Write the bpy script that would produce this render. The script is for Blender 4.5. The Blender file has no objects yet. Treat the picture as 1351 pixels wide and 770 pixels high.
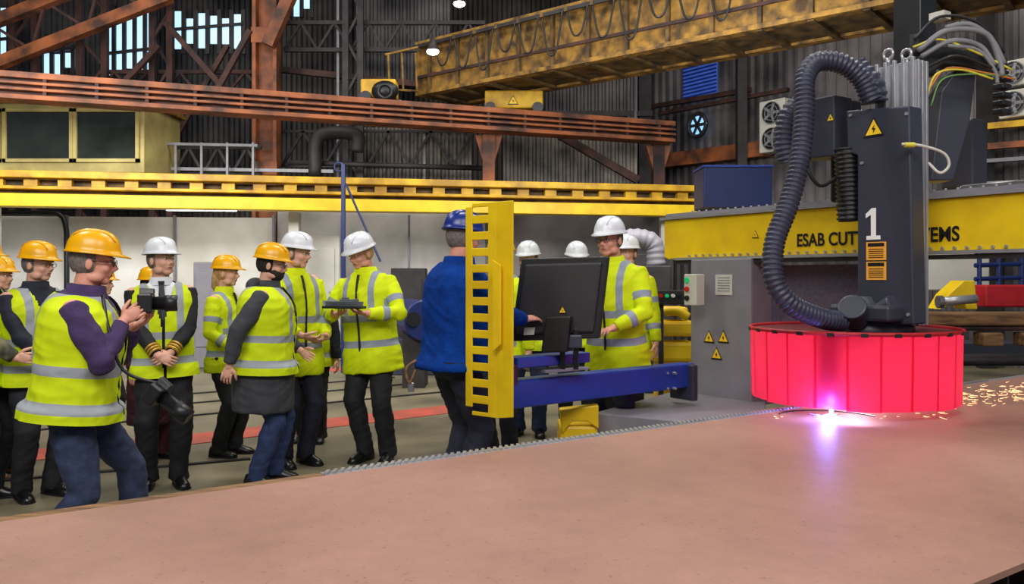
import bpy, bmesh, math, random
from mathutils import Vector, Matrix, noise
random.seed(4)
C=bpy.context.scene.collection
F=1105.;CX=675.5;HY=366.;CH=1.5
X=Vector((1,0,0));Y=Vector((0,1,0));Z=Vector((0,0,1))
U=Vector((.822,.569,0)).normalized();V=Vector((U.y,-U.x,0))
def P(px,py,d):return Vector(((px-CX)*d/F,d,CH-(py-HY)*d/F))
def FP(px,py,z=0):return P(px,py,(CH-z)*F/(py-HY))
def rad(a):return math.radians(a)
def lin(c):
    return tuple(((x/255)/12.92 if x/255<=.04045 else ((x/255+.055)/1.055)**2.4) for x in c)
# ---------------- materials
def mat(name,c,rough=.6,metal=0,var=.15,scale=6,bump=0,emis=None,es=0,spec=.5,c2=None,stretch=None,detail=6):
    m=bpy.data.materials.new(name);m.use_nodes=True;nt=m.node_tree;b=nt.nodes['Principled BSDF']
    b.inputs['Roughness'].default_value=rough;b.inputs['Metallic'].default_value=metal
    b.inputs['Specular IOR Level'].default_value=spec
    a=lin(c);lo=lin(c2) if c2 else tuple(x*(1-var) for x in a);hi=a if c2 else tuple(min(1,x*(1+var)) for x in a)
    tc=nt.nodes.new('ShaderNodeTexCoord');mp=nt.nodes.new('ShaderNodeMapping')
    if stretch:mp.inputs['Scale'].default_value=stretch
    nz=nt.nodes.new('ShaderNodeTexNoise');nz.inputs['Scale'].default_value=scale;nz.inputs['Detail'].default_value=detail
    rp=nt.nodes.new('ShaderNodeValToRGB');rp.color_ramp.elements[0].position=.35;rp.color_ramp.elements[1].position=.65
    rp.color_ramp.elements[0].color=(*lo,1);rp.color_ramp.elements[1].color=(*hi,1)
    L=nt.links.new;L(tc.outputs['Object'],mp.inputs[0]);L(mp.outputs[0],nz.inputs['Vector']);L(nz.outputs['Fac'],rp.inputs[0]);L(rp.outputs[0],b.inputs['Base Color'])
    if bump:
        n2=nt.nodes.new('ShaderNodeTexNoise');n2.inputs['Scale'].default_value=scale*4;n2.inputs['Detail'].default_value=4
        bp=nt.nodes.new('ShaderNodeBump');bp.inputs['Strength'].default_value=bump;bp.inputs['Distance'].default_value=.02
        L(mp.outputs[0],n2.inputs['Vector']);L(n2.outputs['Fac'],bp.inputs['Height']);L(bp.outputs[0],b.inputs['Normal'])
    if emis:
        b.inputs['Emission Color'].default_value=(*lin(emis),1);b.inputs['Emission Strength'].default_value=es
    m['ramp']=rp.name
    return m
def attrmat(m,attr,col):
    nt=m.node_tree;b=nt.nodes['Principled BSDF'];rp=nt.nodes[m['ramp']]
    at=nt.nodes.new('ShaderNodeAttribute');at.attribute_name=attr
    gt=nt.nodes.new('ShaderNodeMath');gt.operation='GREATER_THAN';gt.inputs[1].default_value=0
    mx=nt.nodes.new('ShaderNodeMix');mx.data_type='RGBA';mx.inputs[7].default_value=(*lin(col),1)
    L=nt.links.new;L(at.outputs['Fac'],gt.inputs[0]);L(gt.outputs[0],mx.inputs[0]);L(rp.outputs[0],mx.inputs[6]);L(mx.outputs[2],b.inputs['Base Color'])
    return m
def hv(name,base,band):return attrmat(mat(name,base,.75,0,.07,5,.10,spec=.2),'band',band)
def skinmat(name,c):return attrmat(mat(name,c,.55,0,.07,20,.05),'lip',(158,84,78))
M={}
M['hv']=hv('hivis',(208,228,24),(160,165,172));M['hvj']=hv('hivis_jacket',(214,232,22),(150,158,172))
M['skin']=skinmat('skin',(222,168,145));M['skin2']=skinmat('skin_ruddy',(222,156,134))
M['black']=mat('black_cloth',(26,27,33),.8,0,.3,12,.12);M['navy']=mat('navy_cloth',(28,31,48),.8,0,.2,12,.12);M['uniform']=mat('black_uniform_cloth',(17,18,25),.8,0,.2,12,.1)
M['jean']=mat('denim',(44,54,84),.85,0,.25,25,.15);M['jean2']=mat('denim_dark',(42,58,98),.85,0,.25,25,.15)
M['greycoat']=mat('charcoal_coat',(56,58,64),.8,0,.15,8,.12);M['blue']=mat('blue_fleece',(14,56,134),.95,0,.15,14,.3,spec=.1)
M['purple']=mat('purple_knit',(66,48,90),.9,0,.15,16,.2);M['maroon']=mat('maroon_coat',(62,18,32),.8,0,.2,10,.1)
M['shirt']=mat('white_shirt',(232,234,240),.7,0,.04,10);M['tie']=mat('black_tie',(20,20,26),.5);M['gold']=mat('gold_braid',(205,160,60),.4,.5,.05)
M['camo']=mat('camouflage',(120,115,85),.8,0,.1,14,.1,c2=(50,52,38),detail=1)
M['hair_grey']=mat('grey_hair',(120,112,108),.8,0,.3,60,.4);M['hair_dark']=mat('dark_hair',(35,26,22),.7,0,.3,60,.4)
M['hair_blond']=mat('blond_hair',(190,150,98),.6,0,.3,60,.4,stretch=(1,1,.2))
M['hat_y']=mat('yellow_plastic',(242,176,8),.28,0,.04,3);M['hat_w']=mat('white_plastic',(226,230,236),.28,0,.03,3);M['hat_b']=mat('blue_plastic',(24,48,128),.28,0,.05,3)
M['shoe']=mat('black_leather',(18,18,20),.3,0,.2,8);M['shoe_b']=mat('brown_leather',(120,70,40),.4)
M['glass']=mat('spectacle_frame',(22,22,26),.3);M['eye']=mat('eye_white',(225,222,220),.2,var=.02);M['iris']=mat('iris',(40,38,42),.2)
M['dark']=mat('dark_plastic',(24,25,29),.4,0,.2,8);M['steel']=mat('brushed_steel',(150,150,155),.35,.8,.15,8,.05,stretch=(1,1,.1))
M['alu']=mat('aluminium',(178,179,184),.35,.6,.08,8);M['machine']=mat('dark_grey_paint',(54,56,70),.42,0,.08,4,.03)
M['yellow']=mat('yellow_paint',(240,205,15),.45,0,.08,3,.03,c2=(218,178,14));M['yellow2']=mat('rail_yellow_paint',(225,180,22),.5,0,.1,3,.05,c2=(165,122,24))
M['bluep']=mat('blue_paint',(28,58,150),.4,0,.1,4);M['greyp']=mat('light_grey_paint',(128,126,134),.5,0,.08,5,.03)
M['bluedk']=mat('dark_blue_paint',(22,40,96),.4,0,.1,4)
M['speck']=mat('smooth_grey_plate',(98,92,108),.6,0,.05,40,.05,c2=(82,76,94))
M['orange']=mat('orange_rusty_paint',(160,90,48),.65,0,.1,2.2,.15,c2=(66,42,32));M['rust']=mat('rust_brown_steel',(78,46,38),.75,0,.1,3,.1,c2=(32,24,24))
M['girder']=mat('ochre_girder_paint',(158,118,44),.7,0,.1,5,.2,c2=(70,50,24));M['girder2']=mat('girder_dark_ochre',(110,84,42),.7,0,.1,4,.2,c2=(50,38,24))
M['darksteel']=mat('dark_steel',(50,47,48),.6,.3,.3,4,.1);M['cream']=mat('cream_paint',(205,190,120),.6,0,.1,2,.05,c2=(165,148,92))
M['pane']=mat('dark_window_glass',(38,44,40),.1,0,.3,2);M['sky_pane']=mat('daylight_glass',(170,210,235),.3,0,.1,2,emis=(170,210,240),es=1.3)
M['bluepane']=mat('blue_lit_louvre',(70,100,190),.4,0,.2,6,emis=(60,95,190),es=.35)
M['lamp']=mat('lamp_glow',(255,255,255),.3,emis=(255,250,240),es=14)
M['sign_y']=mat('sign_yellow',(250,205,40),.5,0,.02,3);M['sign_o']=mat('sign_orange',(240,170,60),.5,0,.03,3);M['blk']=mat('sign_black',(12,12,12),.5,var=.01);M['wht']=mat('sign_white',(235,235,235),.5,var=.02)
M['redb']=mat('red_button',(200,20,20),.4);M['green']=mat('green_button',(20,150,90),.4,emis=(20,200,110),es=.4)
M['wood']=mat('timber',(140,104,66),.8,0,.2,4,.2,c2=(90,64,42),stretch=(1,8,8));M['redbox']=mat('red_paint',(175,22,34),.5)
M['cy']=mat('cable_yellow',(215,200,60),.4);M['cg']=mat('cable_green',(90,140,70),.4);M['ck']=mat('cable_black',(20,20,22),.5)
M['cgr']=mat('cable_grey',(130,130,135),.4);M['co']=mat('cable_orange',(195,115,50),.4);M['conduit']=mat('conduit_blue_grey',(50,52,72),.42,0,.2,6)
M['modelgrey']=mat('model_grey',(96,102,112),.5)
M['acw']=mat('off_white_metal',(200,198,188),.5,0,.06,3)
# ---------------- mesh builder
OFF={}
class MB:
    def __init__(s):s.v=[];s.f=[];s.m=[];s.mi=0
    def add(s,vs,fs):
        b=len(s.v);s.v+=[Vector(v) for v in vs]
        for f in fs:s.f.append([i+b for i in f]);s.m.append(s.mi)
    def box(s,c,size,ax=(X,Y,Z)):
        c=Vector(c);a=[ax[i]*size[i]/2 for i in range(3)]
        vs=[c+a[0]*i+a[1]*j+a[2]*k for i in(-1,1) for j in(-1,1) for k in(-1,1)]
        s.add(vs,[(0,1,3,2),(4,6,7,5),(0,4,5,1),(2,3,7,6),(0,2,6,4),(1,5,7,3)]);return s
    def bar(s,p0,p1,w,h,up=Z):
        p0=Vector(p0);p1=Vector(p1);d=(p1-p0);L=d.length;d.normalize()
        if abs(d.dot(up))>.98:up=Y
        sd=d.cross(up).normalized();u2=sd.cross(d)
        return s.box((p0+p1)/2,(L,w,h),(d,sd,u2))
    def loft(s,rings,cap=True,close=True):
        n=len(rings[0]);vs=[p for r in rings for p in r];fs=[]
        for i in range(len(rings)-1):
            for j in range(n if close else n-1):
                a=i*n+j;b=i*n+(j+1)%n;fs.append((a,b,b+n,a+n))
        if cap:fs.append(list(range(n-1,-1,-1)));fs.append([(len(rings)-1)*n+j for j in range(n)])
        s.add(vs,fs);return s
    def tube(s,pts,r,n=10,cap=True):
        pts=[Vector(p) for p in pts]
        if not hasattr(r,'__len__'):r=[r]*len(pts)
        rings=[];prev=None
        for i,p in enumerate(pts):
            t=(pts[min(i+1,len(pts)-1)]-pts[max(i-1,0)]).normalized()
            if prev is None:
                a=Z if abs(t.z)<.9 else X
                sd=t.cross(a).normalized()
            else:
                sd=(prev-t*prev.dot(t)).normalized()
            prev=sd;u=t.cross(sd)
            rings.append([p+(sd*math.cos(2*math.pi*j/n)+u*math.sin(2*math.pi*j/n))*r[i] for j in range(n)])
        return s.loft(rings,cap)
    def ell(s,c,r,ax=(X,Y,Z),nu=16,nv=10):
        c=Vector(c)
        if not hasattr(r,'__len__'):r=(r,r,r)
        vs=[c-ax[2]*r[2]];fs=[]
        for i in range(1,nv):
            th=math.pi*i/nv
            for j in range(nu):
                a=2*math.pi*j/nu
                vs.append(c+ax[0]*(r[0]*math.sin(th)*math.cos(a))+ax[1]*(r[1]*math.sin(th)*math.sin(a))-ax[2]*(r[2]*math.cos(th)))
        vs.append(c+ax[2]*r[2]);T=len(vs)-1
        for j in range(nu):
            fs.append((0,1+(j+1)%nu,1+j));fs.append((T,1+(nv-2)*nu+j,1+(nv-2)*nu+(j+1)%nu))
            for i in range(nv-2):
                a=1+i*nu+j;b=1+i*nu+(j+1)%nu;fs.append((a,b,b+nu,a+nu))
        s.add(vs,fs);return s
    def prism(s,poly,ext):
        poly=[Vector(p) for p in poly];ext=Vector(ext)
        return s.loft([poly,[p+ext for p in poly]])
    def cyl(s,c,axis,r,h,n=20):
        axis=Vector(axis).normalized();c=Vector(c);return s.tube([c-axis*h/2,c+axis*h/2],r,n)
    def torus(s,c,R,r,ax=(X,Y),n=20,m=8,a0=0,a1=2*math.pi):
        full=abs(a1-a0-2*math.pi)<1e-4
        c=Vector(c);pts=[c+ax[0]*R*math.cos(a0+(a1-a0)*i/n)+ax[1]*R*math.sin(a0+(a1-a0)*i/n) for i in range(n+1)]
        return s.tube(pts,r,m,not full)
    def mesh(s,name,off=Vector((0,0,0)),k=1):
        me=bpy.data.meshes.new(name);me.from_pydata([tuple((v-off)*k) for v in s.v],[],s.f)
        me.polygons.foreach_set('material_index',s.m)
        bm=bmesh.new();bm.from_mesh(me);bmesh.ops.recalc_face_normals(bm,faces=bm.faces);bm.to_mesh(me);bm.free()
        return me
    def build(s,name,mats,parent=None,smooth=False,bevel=0,local=False,k=1,solid=0):
        if not isinstance(mats,(list,tuple)):mats=[mats]
        if parent is not None:off=Vector((0,0,0)) if local else OFF[parent.name]
        else:
            xs=[v.x for v in s.v];ys=[v.y for v in s.v];off=Vector(((min(xs)+max(xs))/2,(min(ys)+max(ys))/2,min(v.z for v in s.v)))
        me=s.mesh(name,off,k)
        o=bpy.data.objects.new(name,me);C.objects.link(o)
        for m in mats:me.materials.append(m)
        if parent is not None:o.parent=parent
        else:o.location=off
        OFF[o.name]=off
        if smooth:me.shade_smooth()
        if bevel:
            b=o.modifiers.new('b','BEVEL');b.width=bevel;b.segments=2;b.limit_method='ANGLE'
        if solid:
            q=o.modifiers.new('s','SOLIDIFY');q.thickness=solid
        return o
def thing(name,label,cat,loc=(0,0,0),group=None):
    o=bpy.data.objects.new(name,None);C.objects.link(o);o.location=loc;o['label']=label;o['category']=cat;o.empty_display_size=.2
    if group:o['group']=group
    OFF[o.name]=Vector(loc);return o
def tag(o,label,cat,group=None):
    o['label']=label;o['category']=cat
    if group:o['group']=group
    return o
def struct(o):o['kind']='structure';return o
def spline(pts,n=8):
    pts=[Vector(p) for p in pts];q=[pts[0]*2-pts[1]]+pts+[pts[-1]*2-pts[-2]];out=[]
    for i in range(1,len(q)-2):
        for j in range(n):
            t=j/n;a,b,c,d=q[i-1:i+3]
            out.append(.5*((2*b)+(c-a)*t+(2*a-5*b+4*c-d)*t*t+(3*b-a-3*c+d)*t**3))
    out.append(pts[-1]);return out
def ribbed(mb,pts,r,dr,pitch,n=14):
    sp=spline(pts,24);res=[]
    L=[0]
    for a,b in zip(sp,sp[1:]):L.append(L[-1]+(b-a).length)
    tot=L[-1];N=int(tot/pitch*4);j=0
    for i in range(N+1):
        t=tot*i/N
        while j<len(L)-2 and L[j+1]<t:j+=1
        f=(t-L[j])/max(1e-9,L[j+1]-L[j]);res.append(sp[j].lerp(sp[j+1],min(1,f)))
    mb.tube(res,[r+(dr if (i%4)<2 else 0) for i in range(N+1)],n)
def text(s,size,pos,xd,up,m,parent,name='lettering',ext=.001,sx=1,bold=0):
    cu=bpy.data.curves.new('t','FONT');cu.body=s;cu.size=size;cu.extrude=ext;cu.align_x='LEFT';cu.offset=bold
    ob=bpy.data.objects.new('t',cu);C.objects.link(ob);dg=bpy.context.evaluated_depsgraph_get()
    me=bpy.data.meshes.new_from_object(ob.evaluated_get(dg));bpy.data.objects.remove(ob)
    n=xd.cross(up)
    R=Matrix((xd*sx,up,n)).transposed().to_4x4();R.translation=Vector(pos)-OFF[parent.name];me.transform(R)
    o=bpy.data.objects.new(name,me);C.objects.link(o);me.materials.clear();me.materials.append(m);o.parent=parent;OFF[o.name]=OFF[parent.name];return o
def trisign(c,size,xd,up,parent):
    n=xd.cross(up);mb=MB();c=Vector(c)
    def tri(sz,off):
        q=c+n*off;mb.prism([q-xd*sz*.5-up*sz*.42,q+xd*sz*.5-up*sz*.42,q+up*sz*.46],n*.002)
    mb.mi=1;tri(size,0.001);mb.mi=0;tri(size*.78,.003);mb.mi=1
    z=size*.1;q=c+n*.006-up*size*.08
    mb.prism([q+xd*z*.6+up*z*2,q-xd*z*1.0-up*z*.1,q+xd*z*.0-up*z*.1,q-xd*z*.2-up*z*2,q+xd*z*1.1+up*z*.4,q+xd*z*.1+up*z*.4],n*.001)
    return mb.build('warning_sign',[M['sign_y'],M['blk']],parent)
# ---------------- people
def ik(A,T,l1,l2,hint):
    v=T-A;L=min(v.length,(l1+l2)*.998);n=v.normalized();a=(l1*l1-l2*l2+L*L)/(2*L);h=math.sqrt(max(0,l1*l1-a*a))
    hp=(hint-n*hint.dot(n)).normalized();return A+n*a+hp*h,A+n*L
def remesh(mb,vox,it=2):
    me=mb.mesh('tmp');ob=bpy.data.objects.new('tmp',me);C.objects.link(ob)
    r=ob.modifiers.new('r','REMESH');r.mode='VOXEL';r.voxel_size=vox;r.use_smooth_shade=True
    sm=ob.modifiers.new('s','SMOOTH');sm.iterations=it;sm.factor=.5
    dg=bpy.context.evaluated_depsgraph_get();me2=bpy.data.meshes.new_from_object(ob.evaluated_get(dg))
    bpy.data.objects.remove(ob);return me2
def finish(me,name,m,parent,k,attr=None,fn=None,cut=None,wr=0,extra=None,planes=()):
    bm=bmesh.new();bm.from_mesh(me)
    for co,no in planes:
        bmesh.ops.bisect_plane(bm,geom=bm.verts[:]+bm.edges[:]+bm.faces[:],plane_co=co,plane_no=no,clear_inner=True)
    if cut:
        dl=[f for f in bm.faces if cut(f.calc_center_median())]
        bmesh.ops.delete(bm,geom=dl,context='FACES')
    if wr:
        bm.normal_update()
        for v in bm.verts:
            c=v.co;w1=noise.noise(Vector((c.x*6,c.y*6,c.z*7)));q=c.z*1.0+c.x*.55
            w2=1-2.4*abs(noise.noise(Vector((c.x*4+5,c.y*5,q*15))));w3=1-2.4*abs(noise.noise(Vector((c.x*9+9,c.y*9,(c.z-c.x*.7)*9))))
            v.co=c+v.normal*(wr*(.9*w1+.55*w2+.4*w3-.3))
    if extra:
        vs=[bm.verts.new(p) for p in extra.v]
        for f in extra.f:
            try:bm.faces.new([vs[i] for i in f]).smooth=True
            except Exception:pass
        bmesh.ops.recalc_face_normals(bm,faces=bm.faces)
    for f in bm.faces:f.smooth=True
    bm.to_mesh(me);bm.free()
    if attr:
        a=me.attributes.new(attr,'FLOAT','POINT');a.data.foreach_set('value',[fn(v.co) for v in me.vertices])
    me.transform(Matrix.Scale(k,4));me.materials.clear();me.materials.append(m);me.shade_smooth()
    me.name=name;o=bpy.data.objects.new(name,me);C.objects.link(o);o.parent=parent;OFF[o.name]=Vector((0,0,0));return o
def segd(p,a,b):
    ab=b-a;t=max(0,min(1,(p-a).dot(ab)/ab.length_squared));return (p-(a+ab*t)).length,t
def person(label,px,d,top,h,hat='hat_y',jacket='hvj',vest=None,trs='black',skin='skin',hair='hair_grey',lean=0,roll=0,hy=0,hp=0,drop=0,
           hands=None,feet=None,fat=1.08,hem=.80,v=False,beard=None,glasses=False,hood=False,long_hair=False,shoe='shoe',vox=.0072,vhem=.80,off=(0,0),cuffs=False,belt=False):
    k=top/(.93-drop+.89*math.cos(rad(lean))*math.cos(rad(roll)))
    loc=P(px,0,d);loc.z=0
    root=thing('person',label,'person',loc);root.rotation_euler.z=rad(h)
    R=Matrix.Rotation(rad(-lean),3,'X')@Matrix.Rotation(rad(roll),3,'Y');Ri=R.transposed()
    hip=Vector((off[0],off[1],.93-drop))
    T=lambda x,y,z:hip+R@Vector((x,y,z-.93))
    Q=lambda p:Ri@(p-hip)+Vector((0,0,.93))
    def rings(lst,inf=0,n=22):
        out=[]
        for z,rx,ry,yc in lst:
            r=[]
            for j in range(n):
                a=2*math.pi*j/n;c,s=math.cos(a),math.sin(a);e=.82
                r.append(T((rx*fat+inf)*math.copysign(abs(c)**e,c),yc+(ry*(fat+(fat-1)*.6)+inf)*math.copysign(abs(s)**e,s),z))
            out.append(r)
        return out
    TR=[(.93,.185,.135,0),(1.06,.178,.132,.005),(1.2,.188,.137,.005),(1.33,.198,.132,0),(1.40,.185,.114,-.005),(1.45,.14,.09,-.01),(1.49,.078,.073,-.005)]
    feet=feet or ((-.10,.03,12),(.10,.0,-12));hands=hands or {}
    arms=[]
    for s,key in((-1,'L'),(1,'R')):
        hd=hands.get(key,{});S=T(s*.18*(.5+fat*.5),-.005,1.395)
        tg=Vector(hd.get('p',(s*.27*(.4+fat*.6),.05,.86)));hint=Vector(hd.get('hint',(s*.5,-.8,-.5)))
        E,W=ik(S,tg,.285,.255,hint)
        f=Vector(hd['f']).normalized() if 'f' in hd else (W-E).normalized()
        nn=Vector(hd.get('n',(-s,0.1,0)));nn=(nn-f*nn.dot(f)).normalized()
        arms.append((s,S,E,W,f,nn,hd.get('c',25)))
    legs=[]
    for s,ft in((-1,feet[0]),(1,feet[1])):
        H=hip+Vector((s*.088,0,-.03));A=Vector((ft[0]+0,ft[1],.085));yw=rad(ft[2]);fd=Vector((-math.sin(yw),math.cos(yw),0))
        K,A2=ik(H,A,.435,.415,fd);legs.append((s,H,K,A2,yw,fd))
    RH=Matrix.Rotation(rad(hy),3,'Z')@Matrix.Rotation(rad(-hp),3,'X')
    N=T(0,-.005,1.50);HC=N+R@Vector((0,.012,.05))+RH@Vector((0,.012,.093))
    hx=(RH@X,RH@Y,RH@Z);Hh=lambda x,y,z:HC+RH@Vector((x,y,z))
    b=MB();fb=MB()
    b.loft(rings(TR,-.035))
    b.ell(hip,(.14,.10,.11));b.tube([T(0,-.005,1.43),N,HC-hx[2]*.02-hx[1]*.012],[.066,.06,.06],14)
    b.ell(Hh(0,-.012,.03),(.077,.096,.09),hx);b.ell(Hh(0,.022,-.025),(.065,.074,.082),hx);b.ell(Hh(0,.058,-.088),(.034,.028,.024),hx)
    for s in(-1,1):
        b.ell(Hh(s*.034,.058,-.028),(.028,.030,.026),hx);b.ell(Hh(s*.081,-.006,-.012),(.010,.020,.031),hx);b.ell(Hh(s*.03,.080,.028),(.026,.014,.009),hx)
        b.ell(Hh(s*.045,.02,-.075),(.026,.044,.027),hx)
    b.tube([Hh(0,.082,.018),Hh(0,.102,-.012),Hh(0,.113,-.03)],[.009,.012,.015],10);b.ell(Hh(0,.094,-.034),(.019,.012,.009),hx)
    b.ell(Hh(0,.083,-.058),(.026,.014,.012),hx)
    hs_=.94
    for s,S,E,W,f,nn,cu in arms:
        b.tube([S,S.lerp(E,.5),E,E.lerp(W,.4),W,W+f*.02],[.055,.048,.04,.038,.027,.026],12);b.ell(S,.06)
        th=f.cross(nn)*s
        b.ell(W+f*.048,(.037,.052,.0165),(th,f,nn))
        b.ell(W+f*.034+th*.02,(.02,.03,.0165),(th,f,nn))
        for i in range(4):
            Lf=(.076,.086,.08,.063)[i]*hs_;p=W+f*.074+th*(1.5-i)*.0195;dirf=f+th*(1.5-i)*.06
            pts=[p-f*.02];a=rad(cu*.5)
            for seg in(.46,.3,.24):
                dd=(dirf*math.cos(a)+nn*math.sin(a)).normalized();pts.append(p);p=p+dd*Lf*seg;a+=rad(cu)
            pts.append(p);fb.tube(pts,[.0090,.0092,.0084,.0074,.0056],8)
            fb.ell(p,.0056,nu=8,nv=6)
        p=W+f*.020+th*.024;d1=(f*.65+th*.7+nn*.25).normalized();d2=(f*.85+th*.3+nn*.45).normalized()
        pts=[p,p+d1*.038,p+d1*.038+d2*.030,p+d1*.038+d2*.052];fb.tube(pts,[.0125,.011,.010,.007],8);fb.ell(pts[-1],.0072,nu=8,nv=6)
    for s,H,K,A,yw,fd in legs:
        b.tube([H,H.lerp(K,.5),K,K.lerp(A,.4),A,A-Z*.03],[.08,.068,.052,.05,.035,.035],12);b.ell(A+fd*.06-Z*.05,(.035,.09,.028),(fd.cross(Z),fd,Z))
    lc=Hh(0,.09,-.058)
    def lipf(p):
        q=RH.transposed()@(p-lc);return 1-(q.x/.022)**2-(q.z/.0065)**2-(q.y/.03)**2
    finish(remesh(b,vox,2),'body',M[skin],root,k,'lip',lipf,extra=fb)
    for s in(-1,1):
        e=MB();c=Hh(s*.031,.083,.006);e.mi=0;e.ell(c,(.013,.009,.0078),hx,12,8);e.mi=1;e.ell(c+hx[1]*.0045,(.0058,.006,.0060),hx,10,6)
        e.build('eye',[M['eye'],M['iris']],root,True,local=True,k=k)
        e=MB();e.tube([Hh(s*.014,.093,.027),Hh(s*.032,.093,.031),Hh(s*.05,.079,.026)],[.003,.004,.0025],6);e.build('eyebrow',M[hair or 'hair_dark'],root,True,local=True,k=k)
    if hair:
        hb=MB();hb.ell((0,-.02,.012),(.084,.098,.1),nu=28,nv=20);keep=[f for f in hb.f if (lambda c:not((c.y>.012 and c.z<.065)or c.z<-.06))(sum((hb.v[i] for i in f),Vector())/len(f))]
        hb.f=keep;hb.v=[Hh(*p) for p in hb.v]
        if long_hair:hb.tube([Hh(0,-.05,.03),Hh(0,-.075,-.06),Hh(.01,-.08,-.13),Hh(.01,-.075,-.17)],[.07,.06,.05,.02],12)
        hb.m=[0]*len(hb.f);hb.build('hair',M[hair],root,True,local=True,k=k)
    if beard:
        bb=MB();bb.ell((0,.03,-.06),(.068,.072,.068),nu=24,nv=16);kp=[f for f in bb.f if (lambda c:c.z<-.045 or (abs(c.x)>.04 and c.z<-.02))(sum((bb.v[i] for i in f),Vector())/len(f))]
        bb.f=kp;bb.v=[Hh(*p) for p in bb.v];bb.m=[0]*len(kp);bb.tube([Hh(-.03,.088,-.052),Hh(0,.1,-.046),Hh(.03,.088,-.052)],[.004,.007,.004],6);bb.build('beard',M[beard],root,True,local=True,k=k)
    if glasses:
        g=MB()
        for s in(-1,1):
            g.torus(Hh(s*.033,.101,.004),.021,.0018,(hx[0],hx[2]*.8),16,6);g.tube([Hh(s*.054,.098,.008),Hh(s*.078,.05,.008),Hh(s*.084,-.005,.006)],.0018,6)
        g.tube([Hh(-.012,.102,.008),Hh(.012,.102,.008)],.0018,6);g.build('glasses',M['glass'],root,True,local=True,k=k)
    if hat:
        g=MB();n=32;rs=[]
        def hz(z):return z+.049
        def rg(rx,ry,z,pk=0,dz=0,ridge=0):
            r=[]
            for j in range(n):
                a=2*math.pi*j/n;c,s=math.cos(a),math.sin(a);pf=max(0,s)**2*pk
                x=rx*c;y=(ry+pf)*s;zz=z-pf*dz+(ridge if abs(x)<.03 else 0);r.append(Hh(x,y-.006,hz(zz)))
            return r
        rs=[rg(.106,.130,-.004,0),rg(.118,.140,-.008,.04,.15),rg(.120,.142,-.003,.042,.15),rg(.107,.131,.006,.006)]
        for i in range(1,9):
            t=math.pi/2*i/9;rs.append(rg(.106*math.cos(t)**.75,.130*math.cos(t)**.75,.006+.112*math.sin(t),0,0,.005*min(1,i/3)))
        g.loft(rs,cap=False);g.add([Hh(0,-.006,hz(.124))]+rs[-1],[(0,1+j,1+(j+1)%n) for j in range(n)])
        ho=g.build('hard_hat',M[hat],root,True,local=True,k=k,solid=.002)
        g=MB();
        for xx in(-.045,.045):g.tube([Hh(xx,y,hz(.005+.115*math.sqrt(max(0,1-(abs(y+.006)/.130)**2.6-(xx/.112)**2*.9)))) for y in[-.1+.02*i for i in range(11)]],.0035,6)
        g.build('shell_rib',M[hat],ho,True,local=True,k=k)
        g=MB();g.torus(Hh(0,-.006,hz(-.004)),.094,.006,(hx[0]*1.0,hx[1]*1.2),24,6);g.build('headband',M['dark'],ho,True,local=True,k=k)
    low=[(hem,.202,.153,.0),(hem+.03,.204,.155,0)]+([(.86,.197,.15,0)] if hem<.8 else [])
    jb=MB();jb.loft(rings(low+TR,0));af=.75+fat*.25
    for s,S,E,W,f,nn,cu in arms:
        jb.ell(T(s*.135*fat,-.005,1.385),(.085,.078,.07),(R@X,R@Y,R@Z))
        We=W-(W-E).normalized()*.015
        jb.tube([T(s*.12,-.005,1.37),S,S.lerp(E,.5),E,E.lerp(We,.5),We],[.068,.070*af,.066*af,.060*af,.053*af,.044],14);jb.ell(E,.060*af)
    def bandf(p):
        q=Q(p);best=-1
        if abs(q.x)>.165*fat or q.y>.16*fat:
            for s,S,E,W,f,nn,cu in arms:
                if s*q.x<-.05:continue
                d1,t1=segd(p,S,E);d2,t2=segd(p,E,W)
                if min(d1,d2)<.095:
                    L=(t1*.285 if d1<=d2 else .285+t2*.255)
                    return max(.026-abs(L-.17),.026-abs(L-.40))
        best=max(.027-abs(q.z-.93),.027-abs(q.z-1.13))
        if q.z>1.13:best=max(best,.024-abs(abs(q.x)-.115))
        return best
    jcut=None
    if v:jcut=lambda c:(lambda q:q.y>0 and q.z>1.2 and abs(q.x)<(q.z-1.2)*.36)(Q(c))
    finish(remesh(jb,.010,2),'jacket',M[jacket],root,k,'band',bandf,cut=jcut,wr=.008)
    if cuffs:
        for s,S,E,W,f,nn,cu in arms:
            dv=(W-E).normalized()
            for q_ in(.035,.06,.085):cb=MB();cb.tube([W-dv*q_,W-dv*(q_-.012)],.052,16);cb.build('cuff_ring',M['gold'],root,True,local=True,k=k)
    if v:
        sb=MB();sb.loft(rings([(1.0,.15,.11,0)]+TR[2:],-.012));sb.loft(rings([(1.46,.082,.076,0),(1.52,.068,.066,.004)],0),cap=False);sb.build('shirt',M['shirt'],root,True,local=True,k=k)
        tb=MB();y0=.138*fat
        tb.prism([T(-.022,.078,1.49),T(.022,.078,1.49),T(.016,.100,1.46),T(.030,y0+.003,1.26),T(0,y0+.006,1.2),T(-.030,y0+.003,1.26),T(-.016,.100,1.46)],R@Vector((0,.008,0)));tb.build('necktie',M['tie'],root,local=True,k=k)
    else:
        cf=1/fat**.7
        cb=MB();cb.loft(rings([(1.445,.105*cf,.09*cf,-.005),(1.48,.086*cf,.082*cf,-.002),(1.525,.076*cf,.074*cf,.002),(1.527,.068*cf,.066*cf,.002),(1.48,.075*cf,.07*cf,0)],0),cap=False);cb.build('collar',M[jacket],root,True,local=True,k=k)
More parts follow.
